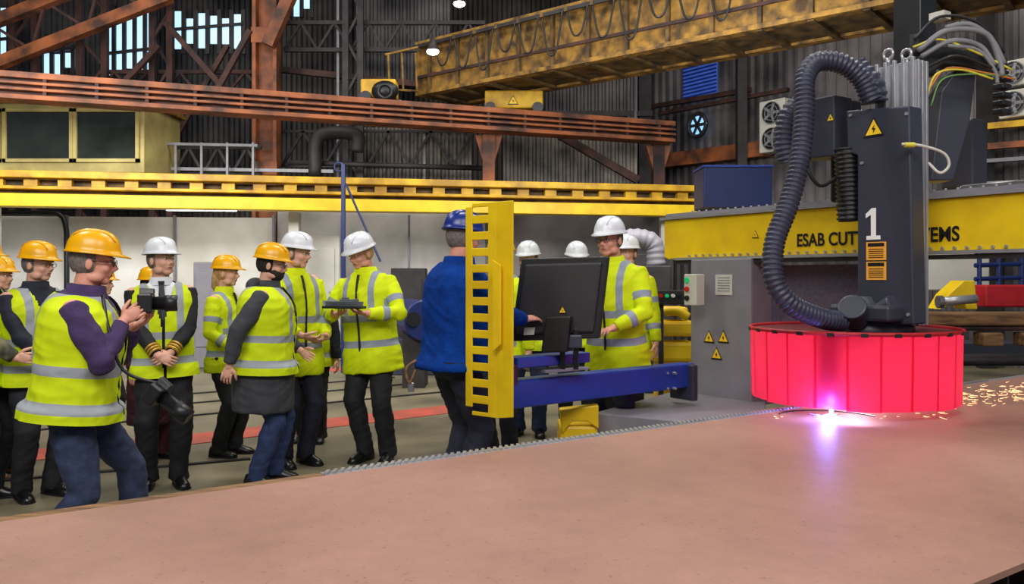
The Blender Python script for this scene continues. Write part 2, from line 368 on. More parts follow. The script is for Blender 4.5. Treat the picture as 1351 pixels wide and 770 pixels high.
        if jacket in('hvj','blue'):
            cb=MB();zz=[1.47,1.43,1.36,1.28,1.2,1.1,1.0,max(hem+.02,.88)]
            yy=[.09,.105,.125,.138,.142,.138,.137,.142]
            cb.loft([[T(-.005,y*(fat+(fat-1)*.6)+.012,z),T(.005,y*(fat+(fat-1)*.6)+.012,z),T(.005,y*(fat+(fat-1)*.6)-.01,z),T(-.005,y*(fat+(fat-1)*.6)-.01,z)] for y,z in zip(yy,zz)]);cb.build('zip',M['dark'],root,local=True,k=k)
    if hood:
        cb=MB();cb.ell(T(0,-.085,1.48),(.13,.07,.065),(R@X,R@Y,R@Z));cb.tube([T(-.11,-.04,1.49),T(-.1,.05,1.48),T(-.05,.09,1.45)],[.035,.03,.015],8);cb.tube([T(.11,-.04,1.49),T(.1,.05,1.48),T(.05,.09,1.45)],[.035,.03,.015],8);cb.build('hood',M[jacket],root,True,local=True,k=k)
    if belt:
        cb=MB();cb.loft(rings([(.86,.192,.142,0),(.90,.192,.142,0)],.004));cb.build('belt',M['dark'],root,local=True,k=k)
    if vest:
        vb=MB();vb.loft(rings([(vhem-.05,.214,.163,0),(vhem+.06,.208,.158,0)]+TR,.02))
        for s in(-1,1):vb.ell(T(s*.122*fat,-.005,1.38),(.085,.096,.088),(R@X,R@Y,R@Z))
        def vc(c):
            q=Q(c);return (q.y>0 and abs(q.x)<.012+max(0,q.z-1.2)*.3)
        def vband(p):
            q=Q(p);best=max(.026-abs(q.z-.92),.026-abs(q.z-1.1))
            if q.z>1.1:best=max(best,.026-abs(abs(q.x)-.118))
            return best
        finish(remesh(vb,.010,2),'vest',M[vest],root,k,'band',vband,cut=vc,wr=.008,planes=((T(0,0,vhem),R@Z),(T(0,0,1.475),R@(-Z))))
    tb=MB();tb.ell(hip-Z*.02,(.165*fat,.13*fat,.13))
    for s,H,K,A,yw,fd in legs:
        tb.tube([H,H.lerp(K,.35),H.lerp(K,.7),K,K.lerp(A,.4),K.lerp(A,.8),A-Z*.035],[.107,.102,.088,.079,.076,.069,.071],14)
    finish(remesh(tb,.011,2),'trousers',M[trs],root,k,wr=.008)
    for s,H,K,A,yw,fd in legs:
        sd=fd.cross(Z);o=Vector((A.x,A.y,0));sb=MB();rr=[]
        for yy,w,hh in((-.085,.022,.05),(-.07,.036,.085),(-.02,.04,.1),(.05,.043,.09),(.11,.048,.06),(.16,.042,.048),(.19,.022,.03)):
            rr.append([o+fd*yy+sd*w*math.cos(a)*(1 if math.sin(a)<0.2 else .9)+Z*max(.0,hh*(.5+.62*math.sin(a))) for a in[2*math.pi*j/14 for j in range(14)]])
        sb.loft(rr);so=sb.build('shoe',M[shoe],root,True,local=True,k=k)
        sb=MB();sb.prism([o+fd*yy+sd*w for yy,w in((-.088,-.02),(-.03,-.04),(.11,-.05),(.17,-.043),(.194,0),(.17,.043),(.11,.05),(-.03,.04),(-.088,.02))],Z*.016);sb.build('sole',M['dark'],so,local=True,k=k)
    return root,k,h,loc
def toworld(pr,p):
    root,k,h,loc=pr;return loc+Matrix.Rotation(rad(h),3,'Z')@(Vector(p)*k)

clasp={'L':dict(p=(-.035,.255,.98),f=(1,.2,-.45),n=(.1,-1,-.2),c=35,hint=(-1,-.6,-.3)),'R':dict(p=(.045,.27,.97),f=(-1,.2,-.45),n=(0,-1,-.2),c=30,hint=(1,-.6,-.3))}
ph=person('photographer in yellow hard hat and purple sweater raising a camera, nearest person on the left',97,4.25,1.755,-74,'hat_y','purple','hv','jean',skin='skin2',hair='hair_grey',lean=6,drop=.05,hp=6,
  hands={'R':dict(p=(.105,.25,1.29),f=(-.15,.75,.6),n=(-1,.1,0),c=38,hint=(.7,-.3,-1)),'L':dict(p=(-.07,.27,1.25),f=(.35,.8,.35),n=(.3,-.2,1),c=30,hint=(-.7,-.1,-1))},feet=((-.16,.28,10),(.14,-.16,-10)),fat=1.24,glasses=True,vox=.0065,vhem=.85,hem=.86)
person('man in yellow hard hat and navy coat under a vest, standing behind the photographer\'s back',47,5.75,1.76,-122,'hat_y','navy','hv','black',hy=22,hp=4,hands=clasp,glasses=True)
person('person in yellow hard hat and vest with brown shoes, cut by the left edge',-4,6.35,1.67,-95,'hat_y','black','hv','black',shoe='shoe_b',hair='hair_grey')
person('person in camouflage jacket under a vest, mostly outside the left edge, one sleeve showing',-28,5.6,1.78,-85,'hat_y','camo','hv','black',hands={'R':dict(p=(.2,.34,1.0),f=(0,1,0),c=30),'L':dict(p=(-.1,.3,1.02),f=(0,1,0),c=30)})
person('person in plain yellow jacket almost hidden behind the photographer, only a shoulder showing',132,7.4,1.60,-90,'hat_y','hvj',None,'black')
person('person in long maroon coat and yellow hard hat, hidden between photographer and naval officer',199,6.9,1.60,-110,'hat_y','maroon',None,'maroon',hair='hair_dark',hem=.35)
person('naval officer in black uniform, white hard hat, tie and vest with clasped hands',216,6.05,1.80,-156,'hat_w','uniform','hv','uniform',hy=38,hp=-2,hands=clasp,v=True,lean=-1,roll=2,cuffs=True,fat=1.05)
person('woman with blond hair in yellow hard hat and full yellow jacket, behind the bearded man',296,7.08,1.70,-98,'hat_y','hvj',None,'black',hair='hair_blond',long_hair=True,hy=5,hp=2,fat=1.0,hem=.76,hands={'R':dict(p=(.2,.2,.98)),'L':dict(p=(-.2,.2,.98))},feet=((-.08,.05,8),(.08,-.02,-8)))
person('bearded man in yellow hard hat, charcoal hooded coat and vest, wearing blue trousers',349,6.1,1.765,-82,'hat_y','greycoat','hv','jean2',hair='hair_dark',beard='hair_dark',glasses=True,hy=-4,hp=8,hood=True,hem=.56,vhem=.84,fat=1.28,
  hands={'R':dict(p=(.30,-.20,.92),c=30),'L':dict(p=(-.2,.24,.98))},feet=((-.09,.05,8),(.09,-.05,-8)),lean=2)
person('man in white hard hat and long yellow jacket standing right behind the bearded man',388,6.74,1.88,-135,'hat_w','hvj',None,'navy',hp=6,hy=30,hem=.70,fat=1.15,hands={'R':dict(p=(.1,.27,1.02),f=(-1,.4,-.4),n=(0,-.5,1),c=30),'L':dict(p=(-.12,.27,1.0),f=(1,.3,-.4),c=30)},feet=((-.08,.03,8),(.09,0,-10)))
person('dark haired bareheaded man in vest, half hidden behind the two white hard hats',412,7.7,1.58,175,None,'navy','hv','black',hair='hair_dark',hy=-15)
bj=person('man in white hard hat and yellow jacket looking down at the grey model he holds',490,6.9,1.89,160,'hat_w','hvj',None,'black',skin='skin2',hair='hair_blond',lean=2,roll=4,hp=20,hy=-18,hem=.70,fat=1.18,
  hands={'L':dict(p=(-.13,.29,1.17),f=(.85,.5,.15),n=(0,.1,1),c=26,hint=(-1,-.4,-.8)),'R':dict(p=(.15,.29,1.16),f=(-.85,.5,.1),n=(0,.1,1),c=26,hint=(1,-.4,-.8))},feet=((-.15,.0,14),(.04,.02,-10)),vox=.0068)
bl=person('operator in blue fleece and blue hard hat at the control screen, behind the yellow guard',600,5.45,1.95,-58,'hat_b','blue',None,'navy',skin='skin2',hair='hair_grey',fat=1.26,hem=.84,hp=6,hy=6,lean=3,belt=True,
  hands={'R':dict(p=(.12,.42,1.14),f=(-.1,1,.1),n=(-.3,0,-1),c=22,hint=(1,-.5,-.8)),'L':dict(p=(-.12,.38,1.12),f=(.2,1,.1),n=(0,0,-1),c=22)},vox=.0068)
person('worker in white hard hat and long yellow jacket standing behind the control screen',813,6.65,1.99,148,'hat_w','hvj',None,'navy',skin='skin2',hair='hair_grey',glasses=True,lean=7,hp=6,hy=-6,hem=.60,fat=1.18,
  hands={'R':dict(p=(.2,.28,1.06),f=(-.1,1,-.2),n=(-.3,0,-1),c=25,hint=(1,-.4,-.8)),'L':dict(p=(-.12,.30,1.02),f=(.2,1,-.1),n=(0,0,-1),c=25,hint=(-1,-.4,-.8))},vox=.0068)
person('grey haired man in white hard hat seen between yellow guard and screen, blue jeans below',698,8.0,1.86,170,'hat_w','navy','hv','jean2',hy=-10,hp=6)
person('person in white hard hat whose helmet shows above the screen top',760,8.3,1.87,185,'hat_w','hvj',None,'navy',hp=10)
person('person in white hard hat directly behind the worker at the screen',828,7.8,1.91,150,'hat_w','hvj',None,'black')
person('person in yellow hard hat hidden behind the slotted yellow guard',662,7.1,1.87,150,'hat_y','hvj',None,'navy')
cw=toworld(ph,(.015,.345,1.375));hdir=Matrix.Rotation(rad(-74),3,'Z');cy=hdir@Y;cx=hdir@X
def camera(pos,fy,fx,fz,label,s=1,long=.12,strap=None):
    t=thing('camera',label,'camera',pos)
    MB().box(pos,(.14*s,.07*s,.10*s),(fx,fy,fz)).build('body',M['dark'],t,bevel=.008)
    a=MB();a.loft([[pos+fx*x+fz*z-fy*.03 for x,z in((-.03,.05),(.03,.05),(.02,.08),(-.02,.08))],[pos+fx*x+fz*z+fy*.04 for x,z in((-.03,.05),(.03,.05),(.02,.075),(-.02,.075))]]);a.build('viewfinder',M['dark'],t,bevel=.003)
    a=MB();a.tube([pos+fy*.03,pos+fy*(.03+long*.5),pos+fy*(.031+long*.5),pos+fy*(.03+long),],[.034*s,.036*s,.042*s,.042*s],20);l=a.build('lens',M['dark'],t,True)
    a=MB();a.tube([pos+fy*(.028+long),pos+fy*(.033+long)],.033*s,20);a.build('front_glass',M['pane'],l)
    if strap:a=MB();a.tube(spline(strap,6),.009,6);a.build('strap',M['dark'],t,True)
    return t
camera(cw,cy,cx,Z,'black camera raised in the photographer\'s hands')
c2=toworld(ph,(.20,.42,.93));ax=(hdir@Vector((.25,.75,-.6))).normalized();fx=ax.cross(Z).normalized();fz=fx.cross(ax)
camera(c2,ax,fx,fz,'second black camera with long lens hanging at the photographer\'s hip',1,.17,[c2+fz*.05,toworld(ph,(.22,.27,1.05)),toworld(ph,(.2,.2,1.25)),toworld(ph,(.14,.16,1.42))])
mc=toworld(bj,(.01,.39,1.225));hb_=Matrix.Rotation(rad(160),3,'Z');md=(hb_@X);mn=Z.cross(md)
t=thing('ship_model','grey model ship on a flat base, held by the man in white hard hat','model',mc-Z*.02)
MB().box(mc-Z*.005,(.34,.10,.02),(md,mn,Z)).build('base',M['dark'],t,bevel=.004)
a=MB();a.loft([[mc+md*x+mn*w*c+Z*(.005+zz) for c,zz in((-.6,0),(-1,.035),(1,.035),(.6,0))] for x,w in((-.16,.02),(-.1,.035),(.05,.035),(.12,.02),(.17,.004))]);a.build('hull',M['modelgrey'],t)
a=MB();a.box(mc+Z*.048-md*.03,(.12,.045,.02),(md,mn,Z));a.box(mc+Z*.062-md*.01,(.05,.03,.02),(md,mn,Z));a.box(mc+Z*.05-md*.1,(.04,.04,.02),(md,mn,Z));a.build('superstructure',M['modelgrey'],t,bevel=.002)

# ---------------- floor, walls
struct(MB().box((0,9,-.05),(60,36,.1)).build('floor',mat('concrete_floor',(134,126,100),.5,0,.1,1.2,.12,c2=(88,84,68))))
def corr(p0,p1,z0,z1,pitch,dep):
    p0=Vector(p0);p1=Vector(p1);d=p1-p0;L=d.length;d.normalize();n=Vector((d.y,-d.x,0));N=int(L/pitch);lo=[];hi=[]
    for i in range(N):
        for f,o in((0,0),(.3,0),(.5,1),(.8,1)):
            q=p0+d*pitch*(i+f)+n*dep*o;lo.append(Vector((q.x,q.y,z0)));hi.append(Vector((q.x,q.y,z1)))
    mb=MB();mb.loft([lo,hi],cap=False,close=False);return mb
wallm=mat('dark_corrugated_cladding',(88,80,76),.6,.1,.1,.9,.05,c2=(22,20,23),detail=12);wallr=mat('grey_corrugated_cladding',(112,106,108),.6,.1,.1,.8,.05,c2=(38,36,40),detail=12)
A0=Vector((-20,18.2,0));A1=Vector((3.32,21,0));A2=Vector((13,7.6,0))
struct(corr(A0,A1,0,11,.24,.06).build('wall_back',wallm));struct(corr(A1,A2,0,11,.24,.06).build('wall_right',wallr))
struct(MB().box((-3,9,11.05),(46,36,.1)).build('ceiling',mat('dark_roof',(40,38,38),.8)))
struct(MB().box((-20,9,5.5),(.1,20,11)).build('wall_left',wallm))
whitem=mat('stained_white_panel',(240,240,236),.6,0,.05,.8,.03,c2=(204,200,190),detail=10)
def quadwall(x0,x1,y0,d0,d1,m,nm):
    a=P(x0,y0,d0);b=P(x1,y0,d1);n=Vector((a.y-b.y,b.x-a.x,0)).normalized()
    z=a.z;mb=MB();mb.prism([Vector((a.x,a.y,0)),Vector((b.x,b.y,0)),Vector((b.x,b.y,z)),Vector((a.x,a.y,z))],n*.1);return struct(mb.build(nm,m))
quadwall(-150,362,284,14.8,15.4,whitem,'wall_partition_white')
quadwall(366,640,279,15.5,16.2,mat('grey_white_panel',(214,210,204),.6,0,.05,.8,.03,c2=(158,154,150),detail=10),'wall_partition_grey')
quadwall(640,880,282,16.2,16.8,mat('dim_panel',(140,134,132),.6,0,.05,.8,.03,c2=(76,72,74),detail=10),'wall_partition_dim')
for i,px in enumerate((90,232,362,452,540,618)):
    d=15.0+px*.001;p=P(px,284,d)
    struct(MB().box((p.x,p.y-.05,p.z/2),(.04,.06,p.z)).build('trim_%d'%(i+1),M['greyp']))
# narrow vertical daylight slits
for i,(x0,x1,y0,y1,n) in enumerate(((-60,28,8,90,6),(56,112,60,102,4),(138,206,8,104,5),(228,322,14,72,6),(372,412,-6,24,3))):
    d=17.6;a=P(x0,y0,d);b=P(x1,y1,d);fr=MB();pw=(b.x-a.x)/n;bm_=MB()
    for j in range(n):
        z0_=b.z+random.random()*.25;z1_=a.z-random.random()*.2;bm_.box((a.x+pw*(j+.5),d,(z0_+z1_)/2),(pw*.62,.03,z1_-z0_))
    w=struct(bm_.build('window_%d'%(i+1),M['sky_pane']))
    for j in range(n+1):
        fr.box((a.x+pw*j,d-.04,(a.z+b.z)/2),(pw*.36,.06,a.z-b.z))
    fr.bar(Vector((a.x,d-.08,b.z+.5)),Vector((b.x,d-.08,b.z+.62)),.05,.06);fr.build('window_frame',M['darksteel'],w)
def strip(p0,p1,w0,zt,m,nm):
    a=FP(*p0);b=FP(*p1);mb=MB();mb.bar(a+Z*zt/2,b+Z*zt/2,w0,zt);return struct(mb.build(nm,m))
red=mat('red_floor_paint',(205,88,72),.6,0,.1,3,.05,c2=(165,84,70))
strip((-60,611),(190,585),.5,.006,red,'trim_20');strip((230,582),(640,534),.5,.006,red,'trim_21');strip((430,488),(600,476),.5,.006,red,'trim_22')
for i,(a,b) in enumerate((((-60,560),(560,505)),((-60,578),(600,516)),((-60,545),(520,498)),((-60,640),(330,606)))):strip(a,b,.05,.015,M['darksteel'],'trim_%d'%(30+i))
# ---------------- yellow runway
t=thing('runway_beam','long yellow crane runway beam with row of openings above the white partition','crane beam',P(400,366,14)-Z*0)
a0=P(-120,0,12.75);a1=P(916,0,15.2);a0.z=a1.z=0
for nm,zz,h,w,m in(('top_flange',3.10,.11,.35,M['yellow2']),('middle_flange',2.90,.05,.2,M['yellow2']),('bottom_flange',2.70,.2,.35,M['yellow'])):
    MB().bar(a0+Z*zz,a1+Z*zz,w,h).build(nm,m,t,bevel=.01)
n=26
for i in range(n):
    p=a0.lerp(a1,(i+.5)/n);d=(a1-a0).normalized();MB().box(p+Z*2.98,(.2,.12,.18),(d,Z.cross(d),Z)).build('stiffener',M['yellow2'],t)
MB().bar(a0+Z*2.88+Y*.1,a1+Z*2.88+Y*.1,.04,.3).build('web',M['girder2'],t)
for px,d in((-20,13.2),(385,14.2),(880,15.3)):
    p=P(px,0,d);MB().box((p.x,p.y+.2,1.31),(.18,.18,2.62)).build('post',M['acw'],t,bevel=.01)
# orange rail
t=thing('crane_rail_beam','rusty orange overhead beam crossing the hall above the yellow runway','crane beam',P(400,366,14))
b0=P(-120,0,11.9);b1=P(884,0,16.3);b0.z=b1.z=0
for nm,zz,h,w,m in(('top_flange',4.46,.09,.42,M['orange']),('conductor_rail',4.34,.04,.46,M['orange']),('web',4.3,.3,.12,M['rust']),('conductor_rail',4.25,.04,.46,M['orange']),('bottom_flange',4.14,.07,.42,M['orange'])):
    MB().bar(b0+Z*zz,b1+Z*zz,w,h).build(nm,m,t,bevel=.008)
for i in range(18):
    p=b0.lerp(b1,(i+.5)/18);d=(b1-b0).normalized();MB().box(p+Z*4.3,(.05,.4,.3),(d,Z.cross(d),Z)).build('stiffener',M['rust'],t)
def lattice(label,pa,pb,w,n,cm,bm,cw=.14,name='lattice_column'):
    pa=Vector(pa);pb=Vector(pb);t=thing(name,label,'steelwork',pa);d=(pb-pa).normalized();s=d.cross(Y).normalized()*w/2
    for sg in(-1,1):MB().bar(pa+s*sg,pb+s*sg,cw,cw,Y).build('chord',cm,t)
    for i in range(n):
        q0=pa.lerp(pb,i/n);q1=pa.lerp(pb,(i+1)/n);sg=1 if i%2 else -1
        MB().bar(q0+s*sg,q1-s*sg,.05,.05,Y).build('brace',bm,t)
    return t
t=thing('steel_column','broad orange steel column rising behind the overhead beam','steelwork',P(352,235,16.4))
a,b=P(352,480,16.4),P(352,-60,16.4);a.z=0
for sx in(-.2,.2):MB().box((a.x+sx,16.4,(a.z+b.z)/2),(.07,.35,b.z-a.z)).build('flange',M['orange'],t)
MB().box((a.x,16.45,(a.z+b.z)/2),(.34,.05,b.z-a.z)).build('web',M['orange'],t)
for z_ in(3.6,4.9,6.2):MB().box((a.x,16.22,z_),(.5,.02,.3)).build('splice_plate',M['orange'],t)
for lb,px,w,cm in(('dark red lattice column left of the broad orange column',213,.35,M['rust']),('brown lattice column between the left window groups',122,.5,M['rust']),('rusty lattice column at the far left under the high windows',32,.45,M['rust']),('thin brown lattice column right of the broad orange column',466,.3,M['darksteel'])):
    a=P(px,366,16.8);a.z=0;lattice(lb,a,Vector((a.x,a.y,8)),w,14,cm,cm,.12)
lattice('rusty roof truss slanting up across the top left corner',P(-40,70,15.6),P(215,-30,15.6),.75,7,M['orange'],M['rust'],.2,'roof_truss')
lattice('dark horizontal truss behind the overhead beam left of the orange column',P(130,108,17),P(345,108,17),.4,10,M['rust'],M['rust'],.08,'roof_truss')
lattice('dark horizontal truss right of the orange column',P(375,48,17),P(640,48,17),.55,12,M['darksteel'],M['darksteel'],.08,'roof_truss')
lattice('lower walkway truss between cabin and orange column',P(192,212,16),P(345,212,16),.5,8,M['darksteel'],M['darksteel'],.06,'roof_truss')
lattice('lower handrail truss right of the orange column',P(372,196,17),P(625,196,17),.7,9,M['darksteel'],M['darksteel'],.05,'roof_truss')
for lb,p0,p1,w,m in(('rusty brace rising left of the broad orange column top',P(330,40,16.2),P(270,150,16.2),.10,M['rust']),('red diagonal brace at the dark red column',P(218,30,16.3),P(325,150,16.3),.10,M['rust']),('rust diagonal brace below the orange overhead beam',P(738,178,17.5),P(842,238,17.5),.16,M['rust']),('long red brace left of the cabin column',P(300,60,16.6),P(222,200,16.6),.09,M['rust']),('orange cantilever strut at the column head',P(354,60,16.1),P(384,-8,16.1),.22,M['orange']),('brown purlin crossing behind the girder end',P(372,92,17.3),P(560,112,17.3),.12,M['rust']),('dark horizontal purlin over the mid hall cladding',P(375,150,17.4),P(860,150,19),.12,M['darksteel']),
    ('thin grey conduit running level right of the orange column',P(372,128,17),P(530,134,17),.06,M['cgr']),('thin grey conduit hanging down the dark cladding beside the girder',P(446,0,17.1),P(446,235,17.1),.05,M['cgr']),('second thin conduit on the dark cladding further right',P(560,135,17.1),P(560,240,17.1),.05,M['cgr']),('pale walkway toe rail above the runway left of the orange column',P(192,222,15.8),P(440,226,15.8),.06,M['cgr']),('rust strut slanting between the two left lattice columns',P(125,150,16.4),P(210,60,16.4),.1,M['rust'])):
    tag(MB().bar(p0,p1,w,w).build('brace',m),lb,'steelwork')
a=MB();a.tube(spline([P(416,232,15.8),P(416,190,15.8),P(430,176,15.8),P(470,178,15.8),P(470,200,15.8)],6),.13,12);tag(a.build('ventilation_duct',M['darksteel'],None,True),'black bent ventilation duct behind the overhead beam, right of the orange column','duct')
a=MB();a.tube([P(380,214,15.9),P(640,222,16.4)],.05,8);tag(a.build('long_pipe',M['darksteel'],None,True),'long dark pipe running above the yellow runway','pipe')
for i,px in enumerate((198,232,266,300,334)):
    tag(MB().bar(P(px,188,15.6),P(px,232,15.6),.04,.04).build('handrail_post',M['cgr']),'thin grey handrail post on the walkway left of the orange column','post','handrail posts beside the control cabin')
tag(MB().bar(P(192,189,15.6),P(340,192,15.6),.05,.05).build('handrail',M['cgr']),'grey top handrail beside the control cabin','handrail')
for lb,px,d in(('orange hanger column under the overhead beam left of the screen',645,15.4),('red column where the overhead beam meets the right wall',868,16.6)):
    t=thing('hanger_column',lb,'steelwork',P(px,240,d));p=P(px,0,d);z0=2.9;z1=4.1
    MB().box((p.x,d,(z0+z1)/2),(.22,.3,z1-z0)).build('stem',M['orange' if px==645 else 'rust'],t);a=MB();a.prism([Vector((p.x-.25,d-.1,4.1)),Vector((p.x+.25,d-.1,4.1)),Vector((p.x+.1,d-.1,3.6)),Vector((p.x-.1,d-.1,3.6))],Y*.2);a.build('bracket',M['orange'],t)
clm=mat('pale_cladding',(140,132,124),.6,.1,.1,1,.05,c2=(56,52,50),detail=12)
for lb,x0,x1,y0,y1,d in(('pale corrugated sheet under the overhead beam, left of the hanger column',470,632,168,238,17.2),('pale corrugated sheet under the overhead beam, right of the hanger column',664,846,172,242,17.9),('tall dark corrugated sheet beside the girder end',470,600,-10,110,18.3),('corrugated sheet above the orange beam, centre right',720,845,80,165,18.9)):
    a=P(x0,y1,d);b=P(x1,y0,d);tag(corr((a.x,d,0),(b.x,d,0),a.z,b.z,.16,.05).build('cladding_sheet',clm if 'pale' in lb else wallr,solid=.01),lb,'cladding')
# cabin
t=thing('control_cabin','cream overhead cabin with two dark window panes at the left edge','cabin',P(90,225,14.6))
d=14.6;a=P(-120,228,d);b=P(190,136,d)
MB().box(((a.x+b.x)/2,d+.8,(a.z+b.z)/2),(b.x-a.x,1.6,b.z-a.z)).build('wall_panel',M['cream'],t,bevel=.02)
MB().box(((a.x+b.x)/2,d+.7,b.z+.05),(b.x-a.x+.2,1.9,.1)).build('roof',M['girder'],t)
for x0,x1 in((8,96),(101,183),(-90,0)):
    q=P(x0,146,d);r=P(x1,212,d);w=MB();w.box(((q.x+r.x)/2,d-.01,(q.z+r.z)/2),(r.x-q.x,.04,q.z-r.z));w=w.build('window_pane',M['pane'],t)
    f=MB()
    for xx in(q.x,r.x):f.box((xx,d-.04,(q.z+r.z)/2),(.06,.06,q.z-r.z+.06))
    for zz in(q.z,r.z):f.box(((q.x+r.x)/2,d-.04,zz),(r.x-q.x+.06,.06,.06))
    f.build('window_frame',M['cream'],w)
t=thing('tube_light','bright fluorescent tube fixed over the white partition','lamp',P(266,274,14.6));a=P(220,275,14.0);b=P(312,276,14.0)
MB().bar(a+Z*.05,b+Z*.05,.12,.05).build('housing',M['acw'],t);MB().tube([a,b],.035,10).build('tube',M['lamp'],t,True)
tag(MB().tube(spline([P(0,281,14.6),P(60,281,14.6),P(80,284,14.6),P(87,300,14.6),P(88,330,14.6),P(88,470,14.6)],5),.045,10).build('pipe',M['dark'],None,True),'dark pipe bending down the white partition','pipe')
t=thing('jib_pole','slim dark blue pole with slanting stay standing by the grey partition','pole',P(453,480,13.2)*1);p=P(453,0,13.2);zt=P(453,216,13.2).z
OFF[t.name]=Vector((p.x,p.y,0));t.location=(p.x,p.y,0)
MB().box((p.x,p.y,zt/2),(.065,.065,zt)).build('mast',M['bluedk'],t,bevel=.01);MB().tube([P(456,242,13.1),P(502,345,13.1)],.018,8).build('stay',M['bluedk'],t)
a=MB();a.torus(P(447,220,13.2),.07,.015,(X,Z),12,6);a.build('shackle',M['bluedk'],t,True)
# ---------------- crane bridge girder
g0=Vector((-1.75,16.1,0));g1=Vector((7.2,8.78,0));gd=(g1-g0).normalized();gn=Vector((-gd.y,gd.x,0))
if gn.y<0:gn=-gn
t=thing('crane_bridge','ochre overhead crane bridge with looped cables running toward upper right','crane',g0+Z*5)
zb,zt=5.0,5.95
MB().bar(g0+Z*(zb+zt)/2,g1+Z*(zb+zt)/2,.06,zt-zb).build('front_web',M['girder'],t)
MB().bar(g0+gn*1.05+Z*(zb+zt)/2,g1+gn*1.05+Z*(zb+zt)/2,.06,zt-zb).build('rear_web',M['girder2'],t)
MB().bar(g0+gn*.52+Z*(zb+.02),g1+gn*.52+Z*(zb+.02),.95,.03).build('walkway_floor',M['girder2'],t)
for o in(-.05,1.08):
    MB().bar(g0+gn*o+Z*zb,g1+gn*o+Z*zb,.2,.07).build('bottom_flange',M['girder'],t)
MB().bar(g0-gn*.05+Z*zt,g1-gn*.05+Z*zt,.2,.07).build('top_flange',M['girder'],t)
MB().bar(g0-gn*.22+Z*(zt-.08),g1-gn*.22+Z*(zt-.08),.05,.06).build('cable_rail',M['darksteel'],t)
MB().bar(g0-gn*.1+Z*(zb+.32),g1-gn*.1+Z*(zb+.32),.04,.05).build('stringer',M['rust'],t)
MB().box(g0+gn*.5+Z*5.42,(.08,1.15,.85),(gd,gn,Z)).build('end_plate',M['girder'],t)
L=(g1-g0).length
for i in range(16):
    p=g0+gd*(.3+i*L/16);MB().box(p-gn*.06+Z*5.47,(.06,.07,.9),(gd,gn,Z)).build('web_stiffener',M['girder2'],t);MB().box(p+gn*.5+Z*4.97,(.09,1.2,.05),(gd,gn,Z)).build('cross_member',M['girder2'],t)
for i in range(19):
    s0=.6+i*.5;p=g0+gd*s0-gn*.24+Z*(zt-.1);q=p+gd*.42;dp=.45+.12*((i*7)%3)
    MB().tube(spline([p,p.lerp(q,.25)-Z*dp*.8,p.lerp(q,.5)-Z*dp,p.lerp(q,.75)-Z*dp*.8,q],6),.017,6).build('festoon_cable',M['ck'],t,True)
    MB().box(p+Z*.02,(.06,.05,.08),(gd,gn,Z)).build('cable_trolley',M['girder2'],t)
a=MB()
for x in(512,530,548):a.tube([P(x,70,15.6),P(x+2,118,15.6)],.02,6)
a.tube([P(508,72,15.6),P(552,62,15.6)],.02,6);a.tube([P(512,118,15.6),P(552,120,15.6)],.02,6);a.build('end_railing',M['girder'],t)
for lb,x0,x1,y0,y1,d in(('yellow hoist carriage with black motor at the left of the crane bridge end',478,524,107,131,15.0),('yellow end carriage with warning triangle under the crane bridge end',640,716,122,145,15.6)):
    t2=thing('end_carriage',lb,'crane part',P((x0+x1)/2,y1,d));a=P(x0,y1,d);b=P(x1,y0,d)
    MB().box(((a.x+b.x)/2,d,(a.z+b.z)/2),(b.x-a.x,.4,b.z-a.z)).build('housing',M['yellow2'],t2,bevel=.03)
    for xx in(a.x+.1,b.x-.1):MB().cyl((xx,d-.2,a.z),Y,.1,.12,16).build('wheel',M['dark'],t2)
    if x0>600:trisign(P(677,132,d-.21),.2,X,Z,t2)
    else:
        q=MB();q.ell(P(508,120,14.7),(.24,.17,.18));q.torus(P(508,120,14.53),.12,.03,(X,Z),14,6);q.build('motor',M['dark'],t2,True)
for lb,px,py,d in(('small bright high bay lamp at top centre',606,5,15.5),('small bright lamp on the crane bridge end',571,68,14.9)):
    t2=thing('bay_lamp',lb,'lamp',P(px,py,d));p=P(px,py,d);MB().tube([p+Z*.25,p+Z*.15,p+Z*.02],[.04,.06,.13],16).build('shade',M['darksteel'],t2,True);MB().ell(p,(.11,.11,.06)).build('bulb',M['lamp'],t2)
# ---------------- right wall fittings
wd=(A2-A1).normalized();wn=Vector((-wd.y,wd.x,0))
if wn.y>0:wn=-wn
def W(px,py,off=.12):
    r=(px-CX)/F;a=A1+wn*off;s=(r*a.y-a.x)/(wd.x-r*wd.y);q=a+wd*s;return Vector((q.x,q.y,CH-(py-HY)*q.y/F))
a=W(903,135);b=W(947,55);w=struct(MB().prism([a,Vector((b.x,b.y,a.z)),b,Vector((a.x,a.y,b.z))],wn*.04).build('window_6',M['bluepane']))
fr=MB()
for i in range(15):
    z=a.z+(b.z-a.z)*i/14;fr.bar(Vector((a.x,a.y,z))+wn*.06,Vector((b.x,b.y,z))+wn*.06,.04,.03)
fr.build('louvre_slats',M['bluep'],w)
def acunit(px,py,hpx,wpx,label,fans=2):
    c=W(px,py,.35);s=c.y/F;hh=hpx*s;ww=wpx*s*1.05;t=thing('air_conditioner',label,'air conditioner',Vector((c.x,c.y,c.z-hh/2)),'outdoor units on the right wall')
    MB().box(c,(ww,.35,hh),(wd,wn,Z)).build('casing',M['acw'],t,bevel=.02)
    for i in range(fans):
        cc=c+Z*hh*((i+.5)/fans-.5)+wn*.18;r=min(ww*.42,hh/fans*.42)
        f=MB().cyl(cc,wn,r,.02,24).build('fan_opening',M['dark'],t);g=MB()
        for rr in(.35,.7,1):g.torus(cc+wn*.02,r*rr,.008,(wd,Z),20,5)
        for k_ in range(5):
            an=k_*2*math.pi/5;g.bar(cc+wn*.015,cc+wn*.015+(wd*math.cos(an)+Z*math.sin(an))*r*.9,.05,.01,wn)
        g.build('fan_grille',M['cgr'],f)
